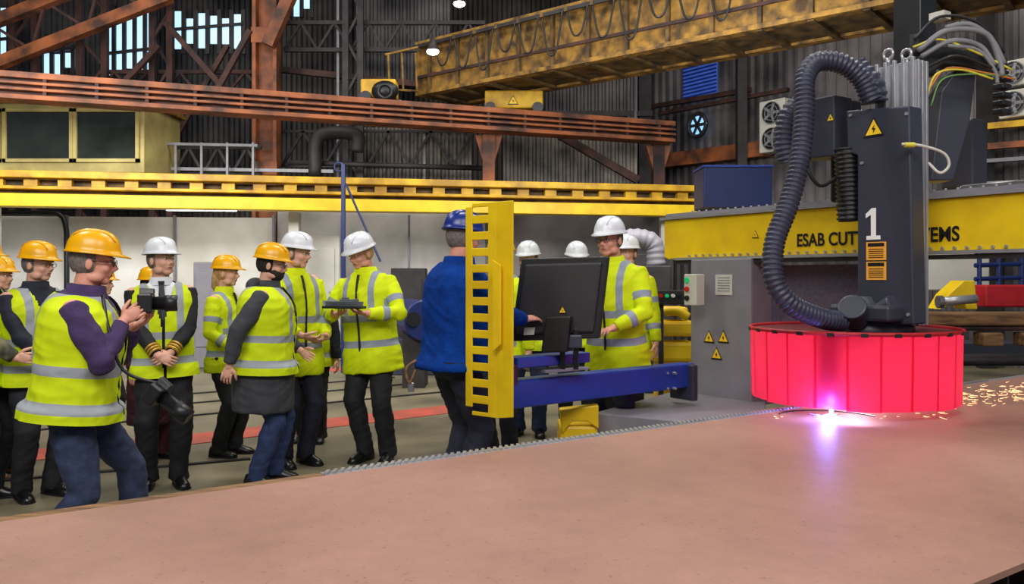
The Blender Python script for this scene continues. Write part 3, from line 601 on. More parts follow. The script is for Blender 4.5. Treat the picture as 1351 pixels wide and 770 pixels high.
acunit(1025,167,68,38,'tall white air conditioner unit with two fans left of the cutting head')
acunit(1343,138,36,34,'white air conditioner unit at the right edge, lower of the pair',1)
acunit(1343,98,34,34,'white air conditioner unit at the right edge, upper of the pair',1)
c=W(920,165,.2);t=thing('wall_fan','round wall fan glowing pale blue under the louvre','fan',c)
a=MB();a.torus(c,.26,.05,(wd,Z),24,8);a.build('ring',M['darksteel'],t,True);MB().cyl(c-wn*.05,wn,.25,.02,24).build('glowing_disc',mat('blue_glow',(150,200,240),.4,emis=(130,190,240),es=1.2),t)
for i in range(6):
    an=i*math.pi/3;MB().bar(c,c+(wd*math.cos(an)+Z*math.sin(an))*.24,.07,.015,wn).build('blade',M['darksteel'],t)
for lb,p0,p1,w_,h_,m in(('orange horizontal wall beam behind the gantry',W(862,214,.3),W(1012,196,.3),.25,.32,M['orange']),('thin brown wall rail above the orange wall beam',W(870,150,.3),W(1040,118,.3),.1,.08,M['rust']),
    ('yellow wall rail at the far right upper background',W(1270,170,.5),W(1400,158,.5),.15,.1,M['yellow2']),('orange wall rail at the far right below the yellow rail',W(1270,196,.5),W(1400,186,.5),.15,.1,M['orange']),('silver pipe running along the far right background',W(1270,246,.7),W(1400,240,.7),.12,.12,M['steel']),('grey cable tray low on the right wall',W(1270,215,.5),W(1400,206,.5),.2,.06,M['greyp']),('slim grey conduit along the right wall above the louvre',W(852,48,.16),W(1050,10,.16),.08,.08,M['cgr']),('brown purlin on the right wall just below the louvre',W(852,142,.25),W(990,118,.25),.1,.1,M['rust'])):
    tag(MB().bar(p0,p1,w_,h_).build('wall_rail',m),lb,'steelwork')
for lb,px,w_ in(('dark steel stanchion in the hall corner',850,.3),('dark stanchion on the right wall between louvre and air conditioner',978,.2),('dark stanchion on the right wall near the right edge',1300,.2)):
    a=W(px,300,.5);a.z=0;tag(MB().bar(a,a+Z*10.5,w_,w_).build('stanchion',M['darksteel']),lb,'steelwork')
# ---------------- plate and bed
TZ=.65
e0=FP(0,685,TZ);e0.z=0
def E(s,o,z):return Vector((e0.x,e0.y,0))+U*s+V*o+Z*z
near=(Vector((1.53,2.5,0))-Vector((e0.x,e0.y,0))).dot(V)
pm=mat('primed_steel_plate',(170,129,114),.5,0,.1,.8,.03,c2=(150,112,99),detail=6,spec=.35)
nt=pm.node_tree;b_=nt.nodes['Principled BSDF'];rp=nt.nodes[pm['ramp']]
n2=nt.nodes.new('ShaderNodeTexNoise');n2.inputs['Scale'].default_value=60;n2.inputs['Detail'].default_value=3
r2=nt.nodes.new('ShaderNodeValToRGB');r2.color_ramp.elements[0].position=.26;r2.color_ramp.elements[0].color=(.3,.27,.25,1);r2.color_ramp.elements[1].position=.36;r2.color_ramp.elements[1].color=(1,1,1,1)
n3=nt.nodes.new('ShaderNodeTexNoise');n3.inputs['Scale'].default_value=9;n3.inputs['Detail'].default_value=14;n3.inputs['Roughness'].default_value=.8
r3=nt.nodes.new('ShaderNodeValToRGB');r3.color_ramp.elements[0].position=.3;r3.color_ramp.elements[0].color=(.86,.86,.87,1);r3.color_ramp.elements[1].position=.65;r3.color_ramp.elements[1].color=(1.05,1.04,1.03,1)
tc=nt.nodes.new('ShaderNodeTexCoord')
def mul(a_,b2,f_):
    mx=nt.nodes.new('ShaderNodeMix');mx.data_type='RGBA';mx.blend_type='MULTIPLY';mx.inputs[0].default_value=f_;nt.links.new(a_,mx.inputs[6]);nt.links.new(b2,mx.inputs[7]);return mx.outputs[2]
nt.links.new(tc.outputs['Object'],n2.inputs['Vector']);nt.links.new(tc.outputs['Object'],n3.inputs['Vector']);nt.links.new(n2.outputs['Fac'],r2.inputs[0]);nt.links.new(n3.outputs['Fac'],r3.inputs[0])
nt.links.new(mul(mul(rp.outputs[0],r2.outputs[0],.55),r3.outputs[0],1),b_.inputs['Base Color'])
tag(MB().prism([E(-3,.03,TZ-.02),E(11,.03,TZ-.02),E(11,near,TZ-.02),E(-3,near,TZ-.02)],Z*.02).build('steel_plate',pm),'huge flat reddish brown primed steel plate filling the foreground','steel plate')
t=thing('cutting_bed','dark steel cutting bed carrying the big plate, with toothed edge strip','machine bed',E(3,0,0))
MB().prism([E(-3,.08,.02),E(11,.08,.02),E(11,near-.05,.02),E(-3,near-.05,.02)],Z*.5).build('frame',M['darksteel'],t)
for i in range(60):MB().bar(E(-3+i*.236,.06,.57),E(-3+i*.236,near-.02,.57),.012,.11).build('support_slat',M['rust'],t)
MB().bar(E(-3,-.01,.61),E(1.25,-.01,.61),.09,.07).build('timber_edge',M['wood'],t)
a=MB();a.bar(E(1.2,-.015,.62),E(11,-.015,.62),.07,.055)
for i in range(165):a.box(E(1.22+i*.035,-.015,.652),(.016,.06,.012),((U+V*.7).normalized(),(V-U*.7).normalized(),Z))
a.build('toothed_rack',M['alu'],t)
# ---------------- gantry
P0=P(905,366,7.4);P0.z=0
def G(t,o,z):return P0+V*t-U*o+Z*z
gt=thing('cutting_gantry','yellow gantry beam with black lettering on a grey column','gantry',G(0,-.2,0))
zb,zt=1.665,2.02
m_=MB();m_.prism([G(-.27,0,zt),G(-.27,0,zb+.02),G(-.22,0,zb),G(4.6,0,zb),G(4.6,0,zt)],U*.42);m_.build('beam',M['yellow'],gt,bevel=.010)
MB().bar(G(-.3,.0,zt+.012),G(4.6,.0,zt+.012),.06,.022).build('upper_guide_rail',M['alu'],gt)
MB().bar(G(-.25,-.03,zt+.04),G(4.6,-.03,zt+.04),.05,.03).build('rack_strip',M['greyp'],gt)
MB().bar(G(-.1,.02,zb-.0),G(4.6,.02,zb-.0),.06,.022).build('lower_guide_rail',M['alu'],gt)
MB().bar(G(-.1,.0,zb-.03),G(4.6,.0,zb-.03),.06,.03).build('lower_rack_strip',M['darksteel'],gt)
for i in range(34):
    for zz in(zt+.058,zb+.028):MB().cyl(G(.05+i*.08,.01 if zz<1.9 else -.03,zz),Z if zz>1.9 else U,.010,.02,8).build('bolt',M['alu'],gt)
def gt_t(px,o):
    r=(px-CX)/F;ax=P0.x-U.x*o;ay=P0.y-U.y*o;return (r*ay-ax)/(V.x-r*V.y)
tt0=gt_t(1050,.01);ttx=gt_t(1264,.01)
def fit(s,size,t0_,t1_,z):
    tx=text(s,size,G(t0_,.004,z),V,Z,M['blk'],gt,bold=.003);xs=[v.co.dot(V) for v in tx.data.vertices];wx=max(xs)-min(xs);bpy.data.objects.remove(tx)
    text(s,size,G(t0_,.004,z),V,Z,M['blk'],gt,sx=(t1_-t0_)/wx,bold=.003)
fit('ESAB CUTTING SYSTEMS',.135,tt0,ttx,1.74)
trisign(G(gt_t(997,.0),.005,1.85),.07,V,Z,gt)
tc0=gt_t(912,.05);tc1=gt_t(992,.05)
MB().box(G((tc0+tc1)/2,-.14,1.06),(tc1-tc0,.4,1.2),(V,-U,Z)).build('column',M['greyp'],gt,bevel=.015)
MB().box(G(tc1+.55,-.22,1.1),(1.15,.06,1.0),(V,-U,Z)).build('side_panel',M['speck'],gt)
bp_=[P(782,366,6.2),P(935,366,5.75),P(1010,366,6.2),P(1010,366,7.6),P(905,366,7.6)]
m_=MB();m_.prism([Vector((v_.x,v_.y,.02)) for v_ in bp_],Z*.48);m_.build('base',M['greyp'],gt,bevel=.01)
t1=(tc0+tc1)/2+.03
MB().box(G(t1+.02,.065,1.44),(.18,.006,.17),(V,-U,Z)).build('rating_plate',M['acw'],gt)
a=MB()
for i in range(6):a.box(G(t1+.02,.07,1.50-i*.022),(.13,.002,.006),(V,-U,Z))
a.build('plate_print',M['cgr'],gt)
for px,py in((935,444),(954,444),(945,466)):
    t_=gt_t(px,.07);q=G(t_,.065,0);q.z=CH-(py-HY)*q.y/F;trisign(q,.12,V,Z,gt)
q=P(916,382,7.0);MB().box(q,(.14,.1,.26),(V,-U,Z)).build('switch_box',M['acw'],gt,bevel=.008)
for i,mm in enumerate((M['green'],M['redb'],M['blk'])):MB().cyl(q-U*.055+Z*(.08-i*.075)-V*.03,U,.022,.02,12).build('button',mm,gt)
q=P(966,250,7.75);t=thing('blue_cabinet','blue metal cabinet standing on top of the gantry beam\'s left end','cabinet',q-Z*.2)
MB().box(q,(.62,.4,.37),(X,Y,Z)).build('housing',M['bluedk'],t,bevel=.01)
MB().box(q+Z*.19,(.64,.42,.02),(X,Y,Z)).build('lid',M['bluep'],t,bevel=.004)
# ---------------- cutting head
hc=G(1.93,.461,0)
ch=thing('cutting_head','dark grey cutting carriage marked 1 with ribbed hose, on the yellow beam','cutting machine',hc+Z*.7)
def cov(px,py,o=.58):
    q=G(gt_t(px,o),o,0);q.z=CH-(py-HY)*q.y/F;return q
m_=MB();m_.prism([cov(1131,428),cov(1131,205),cov(1118,200),cov(1116,146),cov(1200,139),cov(1206,428)],U*.14);m_.build('front_cover',M['machine'],ch,bevel=.010)
mt0,mt1=gt_t(1158,.40),gt_t(1213,.40)
MB().box(G((mt0+mt1)/2,.37,2.03),(mt1-mt0,.12,1.66),(V,-U,Z)).build('aluminium_mast',M['alu'],ch,bevel=.004)
for i in range(5):MB().box(G(mt0+.02+i*(mt1-mt0-.04)/4,.44,2.04),(.022,.025,1.68),(V,-U,Z)).build('mast_rib',M['alu'],ch,bevel=.003)
for i in range(3):MB().box(G(mt1+.005,.33+i*.045,2.03),(.02,.022,1.66),(V,-U,Z)).build('mast_rib',M['alu'],ch,bevel=.003)
for px in(1172,1196):
    q=cov(px,78,.4);a=MB();a.torus(q+Z*.03,.032,.010,(V,Z),16,8);a.cyl(q-Z*.02,Z,.014,.05,10);a.build('lifting_eye',M['alu'],ch,True)
q=cov(1152,316,.583)
m_=MB();m_.prism([q+V*a_+Z*b2 for a_,b2 in((-.045,0),(.05,0),(.05,.025),(.02,.025),(.02,.2),(-.008,.2),(-.05,.165),(-.05,.138),(-.014,.158),(-.014,.025),(-.045,.025))],-U*.003);m_.build('number_lettering',M['wht'],ch)
q=cov(1153,168,.582);trisign(q,.14,V,Z,ch)
for py in(331,357):
    q=cov(1156,py,.584);o=MB().box(q,(.135,.004,.115),(V,-U,Z)).build('caution_label',M['sign_o'],ch);a=MB()
    a.box(q-U*.003+Z*.04,(.11,.003,.022),(V,-U,Z))
    for i in range(5):a.box(q-U*.003+Z*(.012-i*.013),(.10,.003,.004),(V,-U,Z))
    a.build('label_print',M['blk'],o)
for px,py in((1137,215),(1196,150),(1137,415),(1198,415),(1122,152)):
    MB().cyl(cov(px,py,.585),U,.011,.01,10).build('cover_bolt',M['alu'],ch)
MB().box(P(1092,170,5.65),(.24,.2,.40),(V,-U,Z)).build('junction_box',M['machine'],ch,bevel=.01);trisign(P(1096,155,5.52),.06,V,Z,ch)
MB().box(P(1116,200,5.75),(.12,.2,.7),(V,-U,Z)).build('drive_housing',M['dark'],ch,bevel=.02)
a=MB();ribbed(a,[P(1116,196,5.5),P(1119,240,5.5),P(1121,292,5.5)],.07,.012,.03,18);a.build('bellows',M['dark'],ch,True)
a=MB();ribbed(a,[P(1150,133,5.3),P(1136,104,5.3),P(1110,84,5.3),P(1078,82,5.3),P(1062,104,5.25),P(1061,150,5.2),P(1054,215,5.15),P(1040,270,5.1),P(1022,320,5.05),P(1021,368,5.0),P(1044,402,5.0),P(1085,420,5.1),P(1110,424,5.2)],.054,.010,.030,16);a.build('ribbed_hose',M['conduit'],ch,True)
a=MB();ribbed(a,[P(1066,130,5.75),P(1042,150,5.75),P(1034,185,5.75),P(1038,215,5.75)],.06,.012,.034,16);a.build('rear_hose',M['conduit'],ch,True)
a=MB();ribbed(a,[P(1154,135,5.35),P(1150,112,5.35),P(1128,88,5.4)],.068,.012,.045,18);a.build('hose_coupling',M['conduit'],ch,True)
a=MB();a.tube(spline([P(1068,205,5.5),P(1066,225,5.45),P(1082,245,5.45),P(1102,235,5.5)],6),.012,6);a.build('thin_cable',M['ck'],ch,True)
hub=P(1148,0,5.45);a=MB();a.tube([Vector((hub.x,hub.y,1.12)),Vector((hub.x,hub.y,1.2)),Vector((hub.x,hub.y,1.27)),Vector((hub.x,hub.y,1.38))],[.28,.26,.19,.15],28);a.build('torch_hub',M['machine'],ch,True)
MB().cyl(P(1126,412,5.2),(-.4,-.7,.5),.085,.16,24).build('pivot_drum',M['machine'],ch,bevel=.012);MB().cyl(P(1170,408,5.2),(.4,-.7,.5),.065,.14,24).build('pivot_drum',M['machine'],ch,bevel=.012)
MB().box(P(1150,412,5.3),(.42,.3,.1),(V,-U,Z)).build('hub_bracket',M['machine'],ch,bevel=.02)
def redm():
    m=bpy.data.materials.new('red_translucent_curtain');m.use_nodes=True;nt=m.node_tree;b=nt.nodes['Principled BSDF'];out=nt.nodes['Material Output']
    b.inputs['Base Color'].default_value=(.66,.008,.05,1);b.inputs['Roughness'].default_value=.32;b.inputs['Specular IOR Level'].default_value=.35
    b.inputs['Emission Color'].default_value=(1,.01,.07,1);b.inputs['Emission Strength'].default_value=.12  # weak emission put into the material for light glowing through from inside
    tr=nt.nodes.new('ShaderNodeBsdfTranslucent');tr.inputs[0].default_value=(.95,.07,.14,1);nz=nt.nodes.new('ShaderNodeTexNoise');nz.inputs['Scale'].default_value=5
    mx=nt.nodes.new('ShaderNodeMixShader');mx.inputs[0].default_value=.45;nt.links.new(b.outputs[0],mx.inputs[1]);nt.links.new(tr.outputs[0],mx.inputs[2]);nt.links.new(mx.outputs[0],out.inputs[0])
    bp=nt.nodes.new('ShaderNodeBump');bp.inputs['Strength'].default_value=.12;nt.links.new(nz.outputs[0],bp.inputs['Height']);nt.links.new(bp.outputs[0],b.inputs['Normal']);return m
RM=redm();R_=.645;NS=22;z0s,z1s=.705,1.165
for i in range(NS):
    a0,a1=2*math.pi*(i-.04)/NS,2*math.pi*(i+1.04)/NS;rr=R_+(.0035 if i%2 else 0);mb=MB();lo=[];hi=[];md_=[]
    for j in range(9):
        an=a0+(a1-a0)*j/8;dv=Vector((math.cos(an),math.sin(an),0));lo.append(hc+dv*(rr-.004)+Z*(z0s+.004*(i%3)));md_.append(hc+dv*rr+Z*.95);hi.append(hc+dv*(rr+.004)+Z*z1s)
    mb.loft([lo,md_,hi],cap=False,close=False);mb.build('curtain_strip',RM,ch,True)
a=MB();a.torus(hc+Z*z1s,R_+.008,.012,(X,Y),64,8);a.build('skirt_rim',M['redbox'],ch,True)
MB().tube([hc+Z*1.15,hc+Z*1.16],R_-.01,64).build('skirt_cover',mat('dark_red_cover',(95,20,30),.5),ch)
for i in range(NS):
    an=2*math.pi*(i+.5)/NS;dv=Vector((math.cos(an),math.sin(an),0));MB().box(hc+dv*(R_+.015)+Z*(z1s-.006),(.04,.012,.022),(dv.cross(Z),dv,Z)).build('skirt_clamp',M['dark'],ch)
tp=FP(1095,552,TZ);inw=(Vector((hc.x-tp.x,hc.y-tp.y,0))).normalized()
tq=tp+inw*.16;a=MB();a.tube([tq+Z*.42,tq+Z*.16,tp+inw*.03+Z*.035],[.045,.04,.014],16);a.tube([tq+Z*.42,Vector((hub.x,hub.y,1.1))],.05,12);a.build('torch',M['steel'],ch,True)
gl=mat('plasma_glow',(255,255,255),.3,emis=(205,215,255),es=40);gl2=mat('plasma_blue',(90,110,255),.3,emis=(70,80,255),es=9)
pl=thing('plasma_arc','brilliant blue white plasma arc touching the plate under the red curtain','plasma arc',tp)
a=MB();a.ell(tp+Z*.014,(.04,.028,.012));a.tube([tp,tp+inw*.03+Z*.04],[.016,.006],10);a.build('white_core',gl,pl,True)
for i in range(18):
    an=2*math.pi*i/18+.1;L_=.06+.08*random.random();MB().tube([tp+Z*.006,tp+Vector((math.cos(an),math.sin(an),.06))*L_+Z*.004],[.005,.001],5).build('blue_streamer',gl2,pl)
sp=mat('spark_orange',(255,205,160),.3,emis=(255,190,135),es=2.6);a=MB()
for i in range(130):
    px=1236+random.random()**1.2*118;py=532-(px-1235)*.12+random.gauss(0,7)
    q=FP(px,max(506,py),TZ)+Z*(.004+random.random()*.03);an=random.gauss(0,.5);L_=.01+random.random()*.05;a.tube([q,q+(X*math.cos(an)+Y*math.sin(an))*L_+Z*random.gauss(0,.006)],[.0018,.0007],4)
for i in range(16):
    q=FP(1020+random.random()*230,549+random.gauss(0,2),TZ)+Z*.005;a.tube([q,q+X*(.01+.02*random.random())],[.0022,.001],4)
o=a.build('sparks',sp);tag(o,'shower of orange sparks skidding over the plate right of the red curtain','sparks');o['kind']='stuff'
tag(MB().torus(tp+Z*.002,.3,.006,(X,Y),32,5,.2,2.6).build('cut_line',M['dark']),'thin dark cut groove in the plate near the arc','cut line')
cc=thing('cable_carrier','dark cable carrier arm with bundled hoses right of the aluminium mast','cable carrier',P(1270,240,5.5))
MB().box(P(1207,30,5.75),(.2,.2,.75),(V,-U,Z)).build('upper_post',M['dark'],cc,bevel=.01)
a=MB();a.prism([P(1228,238,5.5),P(1242,120,5.5),P(1262,92,5.5),P(1288,98,5.5),P(1280,160,5.5),P(1258,238,5.5)],Y*.18);a.build('side_plate',M['machine'],cc,bevel=.01)
a=MB();a.prism([P(1204,82,5.4),P(1240,60,5.4),P(1330,76,5.4),P(1330,92,5.4),P(1245,84,5.4),P(1210,110,5.4)],Y*.15);a.build('arm_plate',M['dark'],cc,bevel=.008)
for i in range(5):MB().box(P(1322,104+i*11,5.9)-Z*0,(.08,.12,.04),(V,-U,Z)).build('chain_link',M['dark'],cc,bevel=.008)
hs=[('cgr',.018,[(1212,66),(1250,40),(1300,44),(1318,78),(1322,100)]),('cgr',.016,[(1216,74),(1255,54),(1292,60),(1312,86)]),('cgr',.016,[(1248,36),(1280,32),(1308,52),(1325,84)]),('cy',.007,[(1205,62),(1240,52),(1290,70),(1335,92)]),('cy',.007,[(1222,130),(1235,98),(1268,92),(1310,104)]),('cg',.006,[(1228,140),(1242,106),(1275,98),(1330,100)]),('ck',.010,[(1206,52),(1240,22),(1290,30),(1325,70)]),('ck',.010,[(1215,92),(1260,74),(1300,86),(1330,96)]),('co',.006,[(1225,118),(1250,90),(1300,96),(1338,104)]),('cgr',.012,[(1250,60),(1290,66),(1312,92),(1316,110)])]
for mn_,r,pt_ in hs:MB().tube(spline([P(x,y,5.3) for x,y in pt_],6),r,8).build('hose',M[mn_],cc,True)
MB().tube(spline([P(1190,190,5.05),P(1215,192,5.05),P(1245,202,5.05),P(1252,218,5.05),P(1240,228,5.05),P(1225,215,5.1)],6),.009,8).build('hose',M['acw'],cc,True)
MB().cyl(P(1200,191,5.05),X,.015,.06,12).build('brass_fitting',M['cy'],cc)
MB().box(P(1240,22,5.4),(.10,.08,.05),(V,-U,Z)).build('connector_box',M['acw'],cc)
MB().cyl(P(1206,60,5.4),Z,.06,.12,14).build('cable_gland',M['ck'],cc)
for i,(lb,px,py,w_,h_,m,dd) in enumerate((('dark drive cabinet behind the cable carrier',1272,205,.24,.5,'machine',6.1),('steel roller housing on beam at far right',1325,248,.5,.07,'steel',5.5))):
    tag(MB().box(P(px,py,dd),(w_,.2,h_),(V,-U,Z)).build('drive_unit',M[m],None,bevel=.02),lb,'machine part')
# ---------------- control console
bx=thing('control_console','dark flat control screen with slotted yellow guard on a blue boom','control console',P(745,520,5.9))
p0=P(664,520,5.5);p1=P(908,500,6.65);p1.z=p0.z
MB().bar(p0,p1,.14,.185).build('boom',M['bluep'],bx,bevel=.012)
MB().bar(P(672,478,5.45),P(768,470,5.9),.16,.07).build('upper_arm',M['bluep'],bx,bevel=.008)
MB().box(P(902,503,6.62),(.06,.25,.28),(U,V,Z)).build('mount_flange',M['machine'],bx,bevel=.01)
for px in(880,890):
    for py in(492,512):MB().cyl(P(px,py,6.4),V,.01,.03,8).build('bolt',M['alu'],bx)
MB().box(P(742,487,5.7),(.38,.12,.02),(U,V,Z)).build('keyboard_tray',M['greyp'],bx,bevel=.004)
c0,c1,c2_,c3=P(688,341,5.75),P(803,338,5.55),P(790,446,5.55),P(673,450,5.75)
nn=(c1-c0).cross(c3-c0).normalized()
if nn.y<0:nn=-nn
MB().prism([c0,c1,c2_,c3],nn*.05).build('screen',M['dark'],bx,bevel=.008)
ins=lambda f,g:(c0.lerp(c1,f)).lerp(c3.lerp(c2_,f),g)-nn*.02
MB().prism([ins(.06,.07),ins(.94,.07),ins(.94,.93),ins(.06,.93)],nn*.03).build('rear_cover',mat('screen_rear',(40,39,44),.5),bx,bevel=.015)
MB().prism([ins(.42,.72)-nn*.01,ins(.70,.72)-nn*.01,ins(.70,1.15)-nn*.01,ins(.42,1.15)-nn*.01],-nn*.07).build('bracket',M['dark'],bx,bevel=.01)
xd=(c1-c0).normalized()
q=ins(.57,.64)-nn*.006
trisign(q,.055,xd,nn.cross(xd)*(-1 if nn.cross(xd).z<0 else 1),bx)
MB().prism([ins(.16,.84),ins(.28,.84),ins(.28,.93),ins(.16,.93)],-nn*.006).build('label_plate',M['acw'],bx)
for dx in(0,.09):MB().bar(P(742,432,5.6)+X*dx,P(742,486,5.65)+X*dx,.035,.05).build('stand',M['dark'],bx,bevel=.006)
MB().box(P(748,450,5.6),(.2,.06,.09),(X,Y,Z)).build('tilt_joint',M['machine'],bx,bevel=.01)
gx0,gx1=P(614,269,5.2),P(666,269,5.0);gdn=(P(624,546,5.2).z)
def gp(fx,z):p=gx0.lerp(gx1,fx);return Vector((p.x,p.y,z))
zt_=gx0.z;zbm=gdn;gnn=(gx1-gx0);gnn.z=0;gnn=gnn.normalized();gpn=Vector((-gnn.y,gnn.x,0))
a=MB();N=13
def gbar(f0,f1,za,zb_):
    a.prism([gp(f0,za),gp(f1,za),gp(f1,zb_),gp(f0,zb_)],gpn*.012)
gbar(0,.17,zbm+.05,zt_-.02);gbar(.58,.8,zbm,zt_)
H_=zt_-zbm;sl=H_/N
for i in range(N+1):
    zc=zbm+H_*i/N;gbar(.17,.58,max(zbm,zc-sl*.25),min(zt_,zc+sl*.25))
a.build('slotted_guard',M['yellow'],bx,bevel=.004)
a=MB()
q0=gp(.8,zt_);q1=gp(.8,zbm);fw=P(676,400,4.95)-gp(.8,P(676,400,4.95).z)
a.prism([q0,q1,q1+Vector((fw.x,fw.y,.02)),q0+Vector((fw.x,fw.y,0))],gpn*.015);a.build('guard_edge',M['yellow'],bx,bevel=.004)
a=MB();a.prism([gp(.8,zt_-.35)-gpn*.03,gp(1.0,zt_-.38)-gpn*.03,gp(1.0,zbm+.45)-gpn*.03,gp(.8,zbm+.4)-gpn*.03],-gpn*.012);a.build('guard_stiffener',M['yellow'],bx,bevel=.004)
MB().box(gp(.7,.9)+gpn*.1,(.1,.16,.12),(gnn,gpn,Z)).build('guard_bracket',M['dark'],bx)
t=thing('wheel_stop','yellow curved steel wheel stop on the floor below the boom','bracket',(P(765,0,5.9).x,5.9,0))
d=5.95;a=MB()
a.prism([P(738,540,d),P(790,534,d),P(790,566,d),P(775,556,d),P(755,556,d),P(742,572,d)],Y*.1);a.build('arched_plate',M['yellow'],t,bevel=.01)
p=P(764,0,d);MB().box((p.x,d+.2,.22),(.27,.35,.44)).build('block',M['yellow'],t,bevel=.02)
pp=toworld(bl,(-.1,-.21,.90));t=thing('key_lanyard','tan cord with clips hanging from the operator\'s belt','cord',pp)
a=MB();a.tube(spline([pp,pp+Vector((-.06,-.03,-.05)),pp+Vector((-.04,-.04,-.14)),pp+Vector((.0,-.02,-.06))],6),.010,6);a.build('cord',M['wood'],t,True);MB().box(pp+Vector((-.03,-.03,-.17)),(.04,.02,.06)).build('clip',M['steel'],t,bevel=.004)
# ---------------- background clutter mid
t=thing('duct_elbow','grey bent duct leaning behind the worker at the screen','duct',P(845,345,11))
a=MB();ribbed(a,[P(816,318,11),P(840,314,11),P(862,322,11),P(866,350,11)],.12,.01,.08,16);a.build('elbow',M['greyp'],t,True)
q=P(866,350,11);MB().box((q.x,q.y,q.z/2),(.35,.3,q.z)).build('stack',M['darksteel'],t,bevel=.02)
t=thing('yellow_winch','yellow pipework frame standing behind the worker, left of the grey column','machine',P(885,475,9.5))
for i,(px,py,w_,h_) in enumerate(((885,432,.45,.18),(885,462,.5,.22),(888,410,.28,.1))):MB().box(P(px,py,9.5),(w_,.4,h_)).build('frame_box',M['yellow'],t,bevel=.04)
q=P(885,470,9.5);MB().box((q.x,q.y,q.z/2),(.35,.3,q.z)).build('pedestal',M['yellow2'],t,bevel=.02)
a=MB();a.tube(spline([P(862,425,9.2),P(872,412,9.2),P(892,410,9.2),P(908,418,9.2)],6),.05,10);a.build('pipe',M['yellow'],t,True)
t=thing('button_station','small dark button station with white switch boxes above the yellow pipework','control box',P(884,400,9.0))
MB().box(P(884,392,9),(.3,.1,.15)).build('box',M['darksteel'],t,bevel=.01);q=P(872,400,9.05);MB().box((q.x,q.y,q.z/2),(.05,.05,q.z)).build('post',M['darksteel'],t)
for i in range(4):MB().cyl(P(872+i*8,390,8.92),Y,.02,.04,10).build('button',[M['redb'],M['green'],M['wht'],M['blk']][i],t)
t=thing('blue_barrel','round blue drum end glimpsed left of the operator','barrel',P(546,440,11.5));MB().cyl(P(548,421,11.6),(.5,-1,0),.28,.7,28).build('drum',M['bluedk'],t,bevel=.02);MB().cyl(P(545,421,11.2),(.5,-1,0),.1,.05,16).build('bung',M['dark'],t)
q=P(548,430,11.6);MB().box((q.x,q.y,q.z/2),(.3,.5,q.z)).build('cradle',M['darksteel'],t)
for lb,px,py,d,w_,h_,m in(('dark machine cabinet against the grey partition left of the operator',540,388,14.5,.6,.9,'darksteel'),('grey machine block between officer and woman',275,385,14,.4,1.0,'greyp'),('low dark machine near the blue drum',552,458,13,1.0,.4,'machine'),('dark cabinet behind the screen on the right',850,400,13.5,.9,1.6,'darksteel'),('dark equipment rack glimpsed between white helmets',735,400,13.5,1.2,1.4,'darksteel'),('pale door panel on grey partition behind jib pole',418,380,15.2,.9,1.9,'acw')):
    t=thing('machine_cabinet',lb,'cabinet',P(px,py,d)-Z*h_/2);t.location.z=0;OFF[t.name]=Vector(t.location)
    c=P(px,py,d);z=c.z+h_/2;MB().box((c.x,c.y,z/2),(w_,.3,z)).build('casing',M[m],t,bevel=.02);MB().box((c.x,c.y-.16,z*.55),(w_*.8,.02,z*.7)).build('door',M[m],t,bevel=.01);MB().cyl((c.x+w_*.3,c.y-.18,z*.55),Y,.02,.04,8).build('handle',M['alu'],t)
def bg(lb,cat,nm,px,py,d,w_,dp,h_,m,ax=(X,Y,Z),bev=.02):return tag(MB().box(P(px,py,d),(w_,dp,h_),ax).build(nm,M[m],None,bevel=bev),lb,cat)
bg('long brown steel beam lying beyond the red curtain','steel beam','steel_beam',1330,420,9.0,1.9,.3,.14,'wood')
bg('lower flange beam of brown steel beneath the long beam','steel beam','steel_beam',1330,432,9.05,1.9,.35,.05,'rust')
bg('short timber block propping the brown beam','timber block','timber_block',1304,447,8.9,.22,.22,.14,'wood')
bg('second timber block at the right edge','timber block','timber_block',1362,447,8.9,.3,.22,.14,'wood')
bg('red metal box at the right edge above the brown beam','box','red_box',1335,390,10,.85,.4,.26,'redbox')
bg('pale corrugated door panel beyond the gantry','panel','door_panel',1262,346,12,.9,.1,.8,'acw')
bg('flat dark steel sheet stack on the far floor','steel sheets','sheet_stack',1330,474,10.0,3.5,.9,.06,'darksteel')
bg('dark floor level conveyor table far right','conveyor','conveyor_table',1330,462,11.3,3.2,.6,.25,'machine')
t=thing('yellow_trestle','yellow tapered trestle left of the red box','trestle',P(1268,410,9.6));a=MB();a.prism([P(1240,408,9.6),P(1252,388,9.6),P(1272,370,9.6),P(1286,370,9.6),P(1290,408,9.6),P(1276,408,9.6),P(1272,390,9.6),P(1258,400,9.6)],Y*.3);a.build('side_plate',M['yellow'],t,bevel=.01)
t=thing('blue_rack','blue tubular rack at the right edge behind the red box','rack',P(1325,375,11))
for x in(1292,1318,1348):MB().tube([P(x,326,11),P(x,405,11)],.03,8).build('post',M['bluedk'],t)
for y in(332,350,368):MB().tube([P(1286,y,11),P(1375,y-3,11)],.03,8).build('rail',M['bluedk'],t)
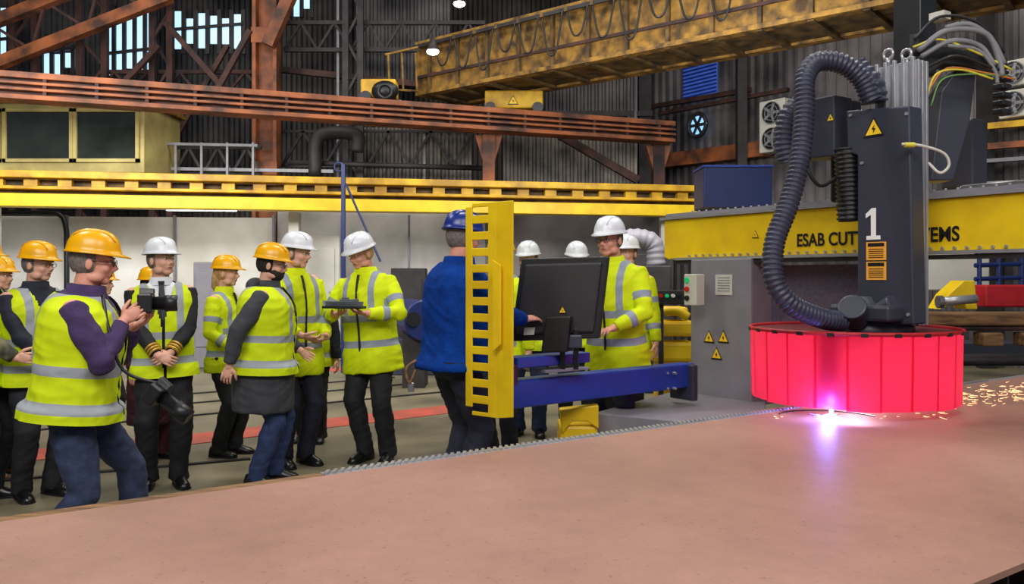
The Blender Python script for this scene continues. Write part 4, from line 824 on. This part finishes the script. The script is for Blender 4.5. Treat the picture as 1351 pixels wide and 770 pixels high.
t=thing('roller','grey roller shaft above the yellow trestle','roller',P(1262,396,9.3));MB().tube([P(1238,398,9.3),P(1288,394,9.3)],.05,14).build('shaft',M['alu'],t,True);MB().cyl(P(1240,398,9.3),X,.07,.05,16).build('collar',M['steel'],t)

# ---------------- lights
def area(loc,rot,size,e,c=(1,1,1)):
    l=bpy.data.lights.new('area','AREA');l.shape='RECTANGLE';l.size=size[0];l.size_y=size[1];l.energy=e;l.color=c;o=bpy.data.objects.new('area_light',l);C.objects.link(o);o.location=loc;o.rotation_euler=[rad(a) for a in rot];return o
area((-2,-1.5,6.5),(38,0,0),(5,3),440,(1,.97,.93));area((3.5,-1,7),(30,0,-15),(4,3),290,(1,.97,.95))
for x,y,e in((-6,6,250),(0,7,230),(5,7,160),(-6,12,190),(0,12.5,200),(5.5,12,190)):area((x,y,8.8),(0,0,0),(2.5,1.5),e,(1,.96,.9))
area((-6,8.5,4.2),(76,0,10),(4,1.0),360,(1,.98,.95));area((2,9.5,4.2),(74,0,0),(3,1.0),180,(1,.97,.93))  # unseen lamps added to brighten the back partition walls
def pt(loc,e,c,r=.03):
    l=bpy.data.lights.new('pt','POINT');l.energy=e;l.color=c;l.shadow_soft_size=r;o=bpy.data.objects.new('arc_and_added_light',l);C.objects.link(o);o.location=loc
pt(tp+Z*.05-inw*.02,6,(.25,.25,1));pt(hc+Z*.95,20,(1,.6,.7),.1);pt(tp-inw*.12+Z*.10,6,(.16,.16,1),.03)  # arc light, then added lamps: pink inside curtain, blue on plate for flare
w=bpy.data.worlds.new('World');bpy.context.scene.world=w;w.use_nodes=True;w.node_tree.nodes['Background'].inputs[0].default_value=(.62,.68,.8,1);w.node_tree.nodes['Background'].inputs[1].default_value=.36
cam=bpy.data.cameras.new('Camera');co=bpy.data.objects.new('Camera',cam);C.objects.link(co);co.location=(0,0,CH);co.rotation_euler=(rad(90),0,0)
cam.sensor_width=36;cam.lens=36*F/1351;cam.shift_y=-19/1351;cam.clip_end=200;bpy.context.scene.camera=co
bpy.context.scene.view_settings.view_transform='Standard'
